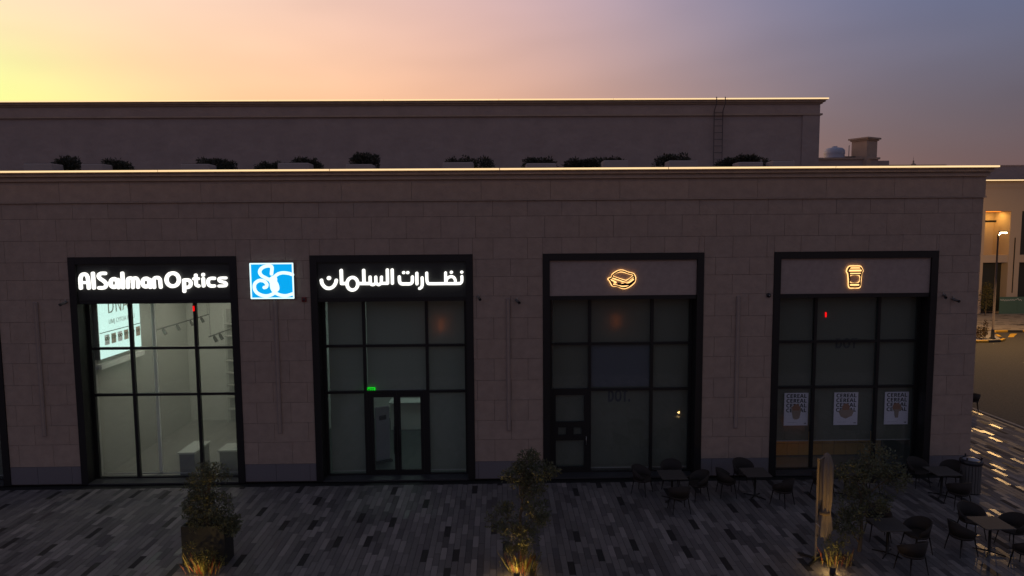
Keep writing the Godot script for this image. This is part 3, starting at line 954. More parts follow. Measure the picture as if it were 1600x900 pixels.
# ---------- signs ----------
func build_signs() -> void:
	var s := thing("illuminated_sign", "glowing white Latin letters on the leftmost black fascia", "sign", Vector3(-10.43, 6.25, 0.0))
	strokes(LATIN, s, M.letter_glow, -0.02, 0.03, 0.86)
	area("sign_light", s, Vector3(0.0, 0.0, 0.036), Vector2(4.4, 0.5), Color(1, 0.99, 0.96), 0.012, Vector3(0, 0, 1))
	s = thing("illuminated_sign", "glowing white Arabic letters on the black fascia above double door", "sign", Vector3(-3.29, 6.25, 0.0))
	strokes(ARABIC_START, s, M.letter_glow, -0.02, 0.03, 0.9)
	strokes(ARABIC_END, s, M.letter_glow, -0.02, 0.031, 0.9)
	area("sign_light", s, Vector3(0.0, 0.0, 0.036), Vector2(4.2, 0.5), Color(1, 0.99, 0.96), 0.012, Vector3(0, 0, 1))
	s = thing("illuminated_sign", "square lit blue sign with white curled monogram between two shopfronts", "sign", Vector3(-6.845, 6.255, 0.06))
	bevel_box("case", Vector3(-0.66, -0.55, -0.055), Vector3(0.66, 0.55, 0.05), 0.012, M.steel, s)
	box("blue_sign_face", Vector3(-0.64, -0.53, 0.051), Vector3(0.64, 0.53, 0.06), M.sign_blue, s)
	var st := begin()
	ribbon(st, [Vector2(-0.63, -0.52), Vector2(0.63, -0.52)], 0.04, false, 0.06, 0.071)
	ribbon(st, [Vector2(-0.63, 0.52), Vector2(0.63, 0.52)], 0.04, false, 0.06, 0.071)
	ribbon(st, [Vector2(-0.63, -0.52), Vector2(-0.63, 0.52)], 0.04, false, 0.06, 0.072)
	ribbon(st, [Vector2(0.63, -0.52), Vector2(0.63, 0.52)], 0.04, false, 0.06, 0.072)
	put("sign_border", done(st), M.sign_white, s)
	strokes(LOGO, s, M.sign_white, 0.06, 0.074)
	area("sign_light", s, Vector3(0, 0, 0.08), Vector2(1.2, 1.0), Color(0.35, 0.75, 1.0), 0.03, Vector3(0, 0, 1))
	s = thing("neon_sign", "amber outlined sandwich emblem on beige fascia", "sign", Vector3(3.73, 6.26, 0.0))
	strokes(SANDWICH_LIGHT, s, M.neon_amber, -0.012, 0.0, 0.85)
	area("halo_light", s, Vector3(0, 0, -0.022), Vector2(0.8, 0.5), Color(1.0, 0.55, 0.12), 0.006, Vector3(0, 0, -1))
	strokes(SANDWICH_DARK, s, M.black_metal, -0.02, 0.012)
	s = thing("neon_sign", "amber outlined takeaway cup emblem on beige fascia", "sign", Vector3(10.855, 6.27, 0.0))
	strokes(CUP_LIGHT, s, M.neon_amber, -0.012, 0.0, 0.85)
	area("halo_light", s, Vector3(0, 0, -0.022), Vector2(0.45, 0.62), Color(1.0, 0.55, 0.12), 0.005, Vector3(0, 0, -1))
	strokes(CUP_DARK, s, M.black_metal, -0.02, 0.012)

# ---------- interiors ----------
func blind(x0: float, x1: float, y0: float, y1: float, m: Material, label: String) -> void:
	var b := thing("roller_blind", label, "blind", Vector3((x0 + x1) / 2.0, y0, -0.62), 0.0, "roller blinds behind the shop windows")
	var w := (x1 - x0) / 2.0
	var cloth := QuadMesh.new()
	cloth.size = Vector2(w * 2.0, y1 - y0 - 0.03)
	put("fabric", cloth, m, b, Vector3(0, (y1 - y0 + 0.03) / 2.0, 0))
	tube_part("roller", [Vector3(-w, y1 - y0, -0.025), Vector3(w, y1 - y0, -0.025)], [0.024], M.room_grey, b, 10)
	box("bottom_bar", Vector3(-w, 0, -0.012), Vector3(w, 0.03, 0.012), M.room_grey, b)

func ceiling_panel(at: Vector3, size: Vector2, c: Color, e: float, label: String) -> void:
	var t := thing("ceiling_light", label, "light", at)
	box("housing", Vector3(-size.x / 2, 0.0, -size.y / 2), Vector3(size.x / 2, 0.05, size.y / 2), M.white_paint, t)
	box("light_panel", Vector3(-size.x / 2 + 0.02, -0.012, -size.y / 2 + 0.02), Vector3(size.x / 2 - 0.02, -0.001, size.y / 2 - 0.02), M.panel_light, t)
	area("panel_area_light", t, Vector3(0, -0.02, 0), size - Vector2(0.04, 0.04), c, e, Vector3(0, -1, 0))

func pendant(at: Vector3, label: String, e: float) -> void:
	var t := thing("pendant_lamp", label, "lamp", at)
	tube_part("cord", [Vector3(0, 0.22, 0), Vector3(0, 5.84 - at.y, 0)], [0.006], M.black_metal, t, 6)
	put("glowing_tube", lathe([Vector2(0.001, -0.2), Vector2(0.045, -0.19), Vector2(0.05, 0), Vector2(0.045, 0.19), Vector2(0.001, 0.21)], 12), M.pendant_amber, t)
	var o := OmniLight3D.new()
	o.name = "pendant_light"
	t.add_child(o)
	o.light_color = Color(1, 0.5, 0.12)
	o.light_energy = e
	o.light_size = 0.05
	o.omni_range = 20
	o.shadow_enabled = true

func spot_track(at: Vector3, z1: float, heads: Array, label: String) -> void:
	var t := thing("track_light", label, "light", at)
	box("rail", Vector3(-0.02, 0, z1), Vector3(0.02, 0.035, 0), M.black_metal, t)
	for z in [z1 + 0.1, -0.1]:
		tube_part("hanger", [Vector3(0, 0.035, z), Vector3(0, 5.85 - at.y, z)], [0.006], M.black_metal, t, 6)
	for z in heads:
		tube_part("spot_head", [Vector3(0, 0, z), Vector3(0.02, -0.06, z), Vector3(0.1, -0.2, z + 0.02)], [0.02, 0.055, 0.06], M.black_metal, t, 10)

func build_interiors() -> void:
	var w := 0.0
	# blinds
	for i in [0, 2, 3, 4]:
		var x0: float = OPEN[i][0]
		var x1: float = OPEN[i][1]
		w = x1 - x0
		var xs := [x0 + 0.34, x0 + w * 0.303 - 0.02, x0 + w * 0.303 + 0.05, x0 + w * 0.7 - 0.02, x0 + w * 0.7 + 0.02, x1 - 0.24]
		var shop: String = ["shop window cut by the left edge", "", "the shopfront with the double door", "the shopfront under the sandwich emblem", "the shopfront under the cup emblem"][i]
		for c in 3:
			var lo := 0.1
			if i == 4:
				lo = 0.9
			if i == 2 and c == 1:
				lo = 2.7
			blind(xs[c * 2], xs[c * 2 + 1], lo, 5.8, M.blind_grey if i == 2 else M.blind_dark, "grey roller blind in the %s column of %s" % [["left", "middle", "right"][c], shop])
	# lit shop on the left
	blind(-12.62, -10.86, 0.1, 5.8, M.sheer, "sheer pale roller blind left of the gap in lit shop window")
	blind(-10.745, -8.2, 0.1, 5.8, M.sheer, "sheer pale roller blind right of the gap in lit shop window")
	ceiling_panel(Vector3(-10.6, 5.79, -2.6), Vector2(3.0, 0.6), Color(1.0, 0.98, 0.88), 5.0, "long ceiling light near the window of the lit shop")
	ceiling_panel(Vector3(-10.6, 5.79, -5.2), Vector2(3.0, 0.6), Color(1.0, 0.98, 0.88), 4.0, "long ceiling light deep inside the lit shop")
	var lb := thing("light_box_display", "bright eyewear advert light box high on the left wall of lit shop", "display", Vector3(-12.5, 3.76, -0.62))
	# interior wall behind it, part of the display's niche
	bevel_box("case", Vector3(-0.2, 0.0, -2.45), Vector3(-0.012, 2.05, 0.0), 0.01, M.steel, lb)
	box("light_face_screen", Vector3(-0.011, 0.02, -2.43), Vector3(0.0, 2.03, -0.02), M.box_white, lb)
	area("display_light", lb, Vector3(0.01, 1.02, -1.2), Vector2(2.3, 1.9), Color(0.8, 0.97, 0.93), 0.5, Vector3(1, 0, 0))
	text_part("headline", "DNA", 0.62, 0.004, M.room_grey, lb, Vector3(0.004, 1.62, -1.12), false, PI / 2)
	text_part("small_print", "UMJ CYTOA ACTU", 0.2, 0.004, M.room_grey, lb, Vector3(0.004, 1.13, -1.32), false, PI / 2)
	put("round_mark", lathe([Vector2(0.001, 0.004), Vector2(0.3, 0.004), Vector2(0.3, 0.0)], 24), M.room_grey, lb, Vector3(0.002, 1.98, -0.98)).rotation.z = -PI / 2
	box("printed_line", Vector3(0.001, 0.82, -2.42), Vector3(0.005, 0.845, -0.03), M.black_print, lb)
	for k in 6:
		var z := -0.28 - k * 0.37
		box("printed_picture", Vector3(0.001, 0.42, z - 0.26), Vector3(0.004, 0.74, z), M.tan_print if k % 2 else M.paper, lb)
		var fr := begin()
		for e in [-0.06, 0.06]:
			tube(fr, ring_points(Vector3(0.012, 0.62, z - 0.13 + e), 0.052), [0.012], 5, false)
		put("printed_glasses", done(fr), M.bark, lb)
	var niche := thing("display_wall", "pale wall below the light box in lit shop", "wall", Vector3(-12.7, 0, -0.64))
	box("wall_panel", Vector3(-1.18, 0.005, -6.3), Vector3(0, 5.85, 0), M.room_grey, niche)
	box("ledge", Vector3(0.002, 3.45, -2.6), Vector3(0.2, 3.6, -0.02), M.white_paint, niche)
	spot_track(Vector3(-11.7, 4.4, -2.4), -4.3, [-0.6, -1.6, -2.7, -3.6], "black spotlight track hung deep inside the lit shop")
	spot_track(Vector3(-9.25, 4.4, -0.95), -3.2, [-0.35, -0.8, -2.0], "black spotlight track hung at the right of the lit shop")
	var post := thing("gap_brightening_post", "slim white post added to brighten the gap between the sheer blinds", "post", Vector3(-10.97, 0.0, -0.95))  # added white upright, makes the gap between the blinds look bright
	bevel_box("shaft", Vector3(-0.045, 0.06, -0.045), Vector3(0.045, 5.85, 0.045), 0.006, M.white_paint, post)
	bevel_box("foot", Vector3(-0.09, 0.0, -0.09), Vector3(0.09, 0.06, 0.09), 0.008, M.steel, post)
	for a in [[Vector3(-10.02, 0, -1.25), 0.56, 1.2, "white-topped display table left of the small tree in lit shop"], [Vector3(-8.75, 0, -1.2), 0.7, 0.75, "white-topped display table in right corner of lit shop"]]:
		var t := thing("display_table", a[3], "table", a[0], 0.0, "display tables in the lit shop")
		var hx: float = a[1] / 2
		var hz: float = a[2] / 2
		bevel_box("body", Vector3(-hx + 0.04, 0.0, -hz + 0.04), Vector3(hx - 0.04, 0.70, hz - 0.04), 0.008, M.plinth, t)
		bevel_box("top", Vector3(-hx, 0.70, -hz), Vector3(hx, 0.76, hz), 0.008, M.room_white, t)
	var shelf := thing("wall_shelving", "pale shelving on the back wall of lit shop", "shelving", Vector3(-9.2, 0.005, -6.98))
	box("back_board", Vector3(-1.9, 0, 0), Vector3(1.9, 4.6, 0.03), M.room_grey, shelf)
	for k in 8:
		box("shelf", Vector3(-1.88, 0.5 + k * 0.5, 0.031), Vector3(1.88, 0.54 + k * 0.5, 0.34), M.room_grey, shelf)
	for x in [-1.9, 0.0, 1.9]:
		box("upright", Vector3(x - 0.02, 0, 0.345), Vector3(x + 0.02, 4.6, 0.37), M.room_white, shelf)
	red_glint(Vector3(-9.435, 5.40, -0.375), "glowing stand-in for a red reflection at the top of lit shop window")
	# shop with the double door
	ceiling_panel(Vector3(-3.3, 5.79, -4.6), Vector2(2.4, 0.6), Color(0.85, 1.0, 0.96), 3.2, "ceiling light inside the shop with the double door")
	box_floor("floor_covering", Vector3(-6.7, 0.004, -6.98), Vector3(0.1, 0.012, -0.64), M.dark_floor, "dark floor covering inside the shop with the double door")
	pendant(Vector3(-1.885, 4.79, -0.735), "amber tube pendant glowing through the blind right of double door", 0.05)
	var ex := thing("exit_sign", "small green lit exit sign over the double door", "sign", Vector3(-4.14, 2.66, -0.60))
	bevel_box("green_sign_case", Vector3(-0.17, 0.0, 0.03), Vector3(0.17, 0.16, 0.06), 0.008, M.exit_green, ex)
	text_part("lettering", "EXIT", 0.13, 0.004, M.cabinet, ex, Vector3(0, 0.08, 0.064))
	var gate := thing("sensor_gate", "pale security gate panel seen through left door leaf", "gate", Vector3(-3.98, 0.012, -1.7), 0.5)
	bevel_box("panel", Vector3(-0.25, 0.06, -0.04), Vector3(0.25, 1.9, 0.04), 0.03, M.ash_tray, gate)
	box("foot", Vector3(-0.3, 0, -0.1), Vector3(0.3, 0.06, 0.1), M.black_metal, gate)
	bevel_box("read_head", Vector3(-0.12, 1.45, 0.041), Vector3(0.12, 1.6, 0.07), 0.008, M.black_metal, gate)
	var desk := thing("reception_desk", "white reception desk at the back seen through right door leaf", "desk", Vector3(-3.0, 0.012, -5.6))
	bevel_box("front", Vector3(-1.3, 0, -0.3), Vector3(1.3, 1.05, 0.3), 0.02, M.white_paint, desk)
	bevel_box("counter_top", Vector3(-1.36, 1.05, -0.34), Vector3(1.36, 1.1, 0.36), 0.012, M.room_white, desk)
	# shop under the sandwich emblem
	pendant(Vector3(3.62, 4.84, -0.76), "amber tube pendant behind blind under the sandwich emblem", 0.03)
	var sheet := thing("window_sheet", "dark blue sheet in middle pane under the sandwich emblem", "sheet", Vector3(3.74, 2.76, -0.56))
	box("sheet_film", Vector3(-0.94, 0, -0.002), Vector3(0.94, 1.36, 0.002), M.navy_print, sheet)
	var dl := thing("window_lettering", "large dark letters on blind below the blue sheet", "lettering", Vector3(3.72, 2.44, -0.598))
	text_part("letters", "DOT.", 0.52, 0.004, M.indigo_print, dl, Vector3.ZERO, true, 0.0, 0.62)
	# shop under the cup emblem
	dl = thing("window_lettering", "dark letters on the blind under the cup emblem", "lettering", Vector3(10.93, 4.05, -0.598))
	text_part("letters", "DOT", 0.42, 0.004, M.black_print, dl, Vector3.ZERO, true, 0.0, 0.85)
	red_glint(Vector3(10.26, 5.0, -0.60), "glowing stand-in for a red reflection in the upper window under the cup emblem")
	var po := [[9.385, "left poster with a round cup under the cup emblem"], [10.985, "middle poster with a bowl under the cup emblem"], [12.615, "right poster with a tall glass under the cup emblem"]]
	for i in 3:
		var p := thing("poster", po[i][1], "poster", Vector3(po[i][0], 1.43, -0.56), 0.0, "cereal posters in the window")
		box("paper", Vector3(-0.385, 0, -0.002), Vector3(0.385, 1.06, 0.002), M.paper, p)
		for k in 4:
			text_part("headline", "CEREAL", 0.165, 0.003, M.black_print, p, Vector3(0, 0.955 - k * 0.155, 0.004), true, 0.0, 1.1)
		var cup := begin()
		var outl: Array = [[[-0.16, 0.62], [0.14, 0.62], [0.16, 0.5], [0.11, 0.24], [0.04, 0.2], [-0.04, 0.2], [-0.1, 0.24], [-0.15, 0.5]], [[-0.24, 0.45], [-0.1, 0.55], [0.1, 0.56], [0.26, 0.45], [0.2, 0.3], [0.0, 0.21], [-0.16, 0.28]], [[-0.1, 0.66], [0.14, 0.66], [0.18, 0.48], [0.08, 0.42], [0.06, 0.22], [-0.04, 0.22], [-0.05, 0.42], [-0.13, 0.5]]][i]
		fan(cup, outl, 0.008)
		put("cup_picture", done(cup), M.tan_print, p)
		var top := begin()
		fan(top, [[-0.13, 0.6], [-0.06, 0.69], [0.06, 0.7], [0.13, 0.6], [0.1, 0.49], [-0.1, 0.49]], 0.010)
		put("topping_picture", done(top), M.orange_print, p)
		text_part("small_print", "- - - - - - - - - -", 0.05, 0.003, M.indigo_print, p, Vector3(-0.12, 0.1, 0.004), true)
		text_part("corner_mark", "oo", 0.06, 0.003, M.indigo_print, p, Vector3(0.3, 0.07, 0.004), true)
	var ct := thing("counter", "amber lit wooden counter seen below the blinds under cup emblem", "counter", Vector3(10.6, 0.0, -1.75))
	box("carcass", Vector3(-1.75, 0.0, -0.5), Vector3(2.3, 0.86, -0.03), M.bark, ct)
	for k in 10:
		for j in 2:
			box("front_panel", Vector3(-1.74 + k * 0.4, 0.05 + j * 0.41, -0.029), Vector3(-1.755 + (k + 1) * 0.4, 0.445 + j * 0.41, 0.0), M.wood, ct)
	bevel_box("worktop", Vector3(-1.8, 0.87, -0.55), Vector3(2.34, 0.92, 0.06), 0.01, M.cabinet, ct)
	area("counter_light", ct, Vector3(-1.2, 1.5, 0.9), Vector2(0.9, 0.06), Color(1.0, 0.80, 0.12), 0.06, Vector3(0, -0.6, -0.8))
	box("strip_lamp", Vector3(-1.65, 1.5, 0.91), Vector3(-0.75, 1.54, 0.95), M.pendant_amber, ct)

func box_floor(called: String, lo: Vector3, hi: Vector3, m: Material, _l: String) -> void:
	var o := box(called, lo, hi, m, self)
	o.name = numbered("inner_floor")
	o.set_meta("kind", "structure")

func ring_points(c: Vector3, r: float) -> Array:
	var out := []
	for k in 13:
		var a := TAU * k / 12.0
		out.append(c + Vector3(0, cos(a) * r * 0.8, sin(a) * r))
	return out

func fan(st: SurfaceTool, pts: Array, z: float) -> void:
	var f := []
	for p in pts:
		f.append(Vector3(p[0], p[1], z))
	face(st, f, Vector3(0, 0.4, -1))

func red_glint(at: Vector3, label: String) -> void:  # not a real fitting: small glowing body imitating a red reflection
	var t := thing("red_reflection", label, "lamp", at)
	bevel_box("base", Vector3(-0.03, 0.07, -0.03), Vector3(0.03, 0.10, 0.03), 0.005, M.black_metal, t)
	put("red_glint_glow", lathe([Vector2(0.001, -0.1), Vector2(0.022, -0.09), Vector2(0.026, 0.0), Vector2(0.022, 0.07)], 10), M.red_glint, t)

# ---------- things on the wall ----------
func build_wall_things() -> void:
	var names := ["left of the lit shop", "below the blue sign", "right of the double-door shopfront", "between the sandwich and cup shopfronts"]
	var xs := [-13.95, -6.80, 0.22, 7.25]
	for i in 4:
		var t := thing("wall_light", "tall slim unlit wall light profile " + names[i], "wall light", Vector3(xs[i], 1.55, 0.004), 0.0, "wall light profiles")
		bevel_box("profile", Vector3(-0.06, 0, 0), Vector3(0.06, 4.12, 0.05), 0.008, M.wall_strip, t)
		box("diffuser", Vector3(-0.03, 0.03, 0.051), Vector3(0.03, 4.09, 0.056), M.stone2, t)
	var cams := [[Vector3(0.5, 5.56, 0), 0.5, "small wall camera right of the double-door shopfront"], [Vector3(13.57, 5.6, 0), -0.4, "upper left of two wall cameras at right building corner"], [Vector3(13.89, 5.48, 0), 0.6, "lower right of two wall cameras at right building corner"], [Vector3(-0.66, 5.67, 0), 0.3, "small wall camera touching the double-door shopfront frame"], [Vector3(-13.06, 5.62, 0), -0.5, "small wall camera left of the lit shop"]]
	for c in cams:
		var t := thing("security_camera", c[2], "camera", c[0], 0.0, "wall cameras")
		bevel_box("bracket", Vector3(-0.025, 0.03, 0.004), Vector3(0.025, 0.13, 0.03), 0.005, M.steel, t)
		tube_part("arm", [Vector3(0, 0.08, 0.03), Vector3(0, 0.07, 0.09), Vector3(0, 0.04, 0.11)], [0.012], M.steel, t)
		var d := Vector3(sin(c[1]), -0.35, cos(c[1])).normalized()
		tube_part("camera_body", [Vector3(0, 0.02, 0.10) - d * 0.09, Vector3(0, 0.02, 0.10) + d * 0.10], [0.04], M.bin_grey, t, 12)
		tube_part("lens_hood", [Vector3(0, 0.02, 0.10) + d * 0.101, Vector3(0, 0.02, 0.10) + d * 0.14], [0.043], M.bin_lid, t, 12)
	var a := thing("alarm_box", "small dark red alarm box right of the blue sign", "alarm", Vector3(-5.93, 5.68, 0.004))
	bevel_box("case", Vector3(-0.07, -0.07, 0), Vector3(0.07, 0.07, 0.06), 0.012, M.red_plastic, a)
	put("horn", lathe([Vector2(0.001, 0.012), Vector2(0.035, 0.01), Vector2(0.04, 0)], 12), M.bin_lid, a, Vector3(0, 0, 0.061)).rotation.x = PI / 2
	a = thing("wall_bell", "small dark round bell left of the cup shopfront", "bell", Vector3(8.18, 5.68, 0.004))
	put("dome", lathe([Vector2(0.001, 0.08), Vector2(0.05, 0.07), Vector2(0.07, 0.03), Vector2(0.072, 0)], 14), M.bin_lid, a).rotation.x = PI / 2
	put("hub", lathe([Vector2(0.001, 0.1), Vector2(0.015, 0.098), Vector2(0.015, 0.075)], 8), M.steel, a).rotation.x = PI / 2

# ---------- terrace and roofs ----------
func build_terrace() -> void:
	var pl := [[-16.45, 1.0, 10.17, "far left"], [-14.55, 0.75, 10.15, "second from the left"], [-10.9, 1.0, 10.12, "above the lit sign"], [-7.4, 1.1, 10.14, "above the blue sign"], [-5.05, 0.95, 10.08, "under the round bush"], [-1.5, 1.1, 10.13, "above the Arabic sign's right end"], [1.5, 1.1, 10.08, "between the two signs and the sandwich"], [4.2, 0.9, 10.17, "above the sandwich emblem"], [6.65, 1.05, 10.15, "left of the roof ladder"], [9.1, 0.9, 10.08, "just right of the roof ladder"], [10.3, 0.8, 10.12, "rightmost on the roof"]]
	for p in pl:
		var t := thing("roof_planter", "pale planter box on the roof terrace, " + p[3], "planter", Vector3(p[0], 9.05, -4.6), 0.0, "planters on the roof terrace")
		var h: float = p[2] - 9.03
		bevel_box("box", Vector3(-p[1] / 2, 0, -0.35), Vector3(p[1] / 2, h, 0.35), 0.03, M.planter, t)
		box("soil", Vector3(-p[1] / 2 + 0.05, h + 0.001, -0.3), Vector3(p[1] / 2 - 0.05, h + 0.012, 0.3), M.soil, t)
	var bs := [[-16.1, 0.55, 10.52, "far left roof planter, ragged"], [-14.2, 0.5, 10.38, "second roof planter, low rounded"], [-10.55, 0.62, 10.44, "roof above the lit sign"], [-8.6, 0.55, 10.22, "roof left of blue sign, very low"], [-7.2, 0.6, 10.40, "roof above the blue sign"], [-5.05, 0.55, 10.64, "roof, the tallest round dome"], [-1.1, 0.95, 10.40, "roof above the Arabic sign's end, wide"], [1.5, 0.65, 10.38, "roof left of the sandwich emblem"], [3.0, 0.6, 10.30, "roof above sandwich shopfront's left, low"], [3.95, 0.7, 10.38, "roof above the sandwich emblem"], [6.5, 0.72, 10.50, "roof left of the ladder, domed"], [8.7, 0.55, 10.34, "roof at the foot of the ladder"], [9.5, 0.75, 10.46, "roof right of the ladder, ragged"]]
	for i in bs.size():
		var b: Array = bs[i]
		var t := thing("roof_bush", "dark bush on the " + b[3], "bush", Vector3(b[0], 9.9, -5.35), 0.0, "bushes on the roof terrace")
		var h: float = b[2] - 9.9
		var cl := [[Vector3(0, h * 0.35, 0), Vector3(b[1], h * 0.58, 0.4), 1500]]
		var r := RandomNumberGenerator.new()
		r.seed = 40 + i
		for k in 7:
			cl.append([Vector3(r.randf_range(-0.8, 0.8) * b[1], h * r.randf_range(0.5, 0.8), r.randf_range(-0.2, 0.2)), Vector3(0.2, 0.16, 0.2), 120])
		put("foliage", crown(cl, 0.045, 2.2, Color(0.05, 0.052, 0.036), 60 + i), M.leaf, t)
		var st := begin(true)
		for k in 4:
			tube(st, [Vector3(0, -0.3, 0), Vector3(r.randf_range(-0.5, 0.5) * b[1], h * 0.4, 0)], [0.02, 0.008], 5)
		put("stems", done(st), M.bark, t)
	var l := thing("roof_ladder", "black metal ladder fixed to the set-back upper wall", "ladder", Vector3(9.67, 9.1, -9.86))
	for x in [-0.19, 0.19]:
		tube_part("rail", [Vector3(x, 0, 0), Vector3(x, 3.75, 0), Vector3(x, 4.0, 0.3), Vector3(x, 4.3, 0.3)], [0.022], M.ladder_metal, l, 6)
	for k in 13:
		tube_part("rung", [Vector3(-0.19, 0.2 + k * 0.29, 0), Vector3(0.19, 0.2 + k * 0.29, 0)], [0.014], M.ladder_metal, l, 6)
	# roofs beyond, right of the upper wall
	var lw := thing("roof_wall", "low pale parapet block behind the right roof edge", "parapet", Vector3(25.5, 0, -30))
	box("wall", Vector3(-6, 8, -6), Vector3(2.5, 12.62, 0), M.render_wall, lw)
	box("coping", Vector3(-6.1, 12.622, -6.1), Vector3(2.6, 12.76, 0.1), M.trim, lw)
	box("lower_wall", Vector3(2.502, 8, -6), Vector3(7.6, 12.12, -0.2), M.render_wall, lw)
	box("lower_coping", Vector3(2.61, 12.122, -6.05), Vector3(7.7, 12.22, -0.1), M.trim, lw)
	box("step", Vector3(2.61, 12.222, -4), Vector3(3.5, 12.55, -0.3), M.render_wall, lw)
	var tw := thing("stair_bulkhead", "small square stair tower with flared cap on far roof", "tower", Vector3(27.25, 12.6, -30.6), 0.5)
	bevel_box("shaft", Vector3(-0.62, -0.6, -0.62), Vector3(0.62, 1.4, 0.62), 0.01, M.trim, tw)
	box("cap_lower", Vector3(-0.7, 1.402, -0.7), Vector3(0.7, 1.5, 0.7), M.trim, tw)
	box("cap_upper", Vector3(-0.8, 1.502, -0.8), Vector3(0.8, 1.62, 0.8), M.trim, tw)
	var tk := thing("water_tank", "bluish white round water tank left of stair tower", "tank", Vector3(25.15, 12.76, -30.9))
	put("tank_body", lathe([Vector2(0.001, 0), Vector2(0.72, 0), Vector2(0.74, 0.1), Vector2(0.70, 0.28), Vector2(0.74, 0.34), Vector2(0.72, 0.62), Vector2(0.55, 0.78), Vector2(0.2, 0.84), Vector2(0.001, 0.85)], 24), M.tank_blue, tk)
	put("tank_lid", lathe([Vector2(0.2, 0.83), Vector2(0.2, 0.92), Vector2(0.001, 0.94)], 14), M.tank_blue, tk)
	tube_part("pipe", [Vector3(0.95, -0.1, 0.3), Vector3(0.95, 0.92, 0.3), Vector3(0.98, 0.95, 0.3)], [0.03], M.bin_grey, tk, 6)
	tube_part("side_pipe", [Vector3(0.6, 0.1, 0.4), Vector3(1.4, 0.1, 0.4)], [0.05], M.bin_grey, tk, 6)
	var fn := thing("roof_finial", "tiny pointed finial on a low roof at right", "finial", Vector3(31.0, 12.22, -30.6))
	put("spike", lathe([Vector2(0.22, 0), Vector2(0.16, 0.1), Vector2(0.05, 0.16), Vector2(0.06, 0.28), Vector2(0.02, 0.36), Vector2(0.001, 0.7)], 10), M.trim, fn)
	put("ball", lathe([Vector2(0.001, 0.24), Vector2(0.07, 0.29), Vector2(0.001, 0.35)], 10), M.trim, fn)

# ---------- planting ----------
func small_tree(at: Vector3, label: String, clumps: Array, limbs: Array, seed_: int, tone: Color) -> void:
	var t := thing("small_tree", label, "tree", at, 0.0, "small trees along the paving")
	var st := begin(true)
	for l in limbs:
		tube(st, l[0], l[1], 7)
	put("trunk", done(st), M.bark, t)
	put("crown", crown(clumps, 0.03, 2.4, tone, seed_), M.leaf, t)

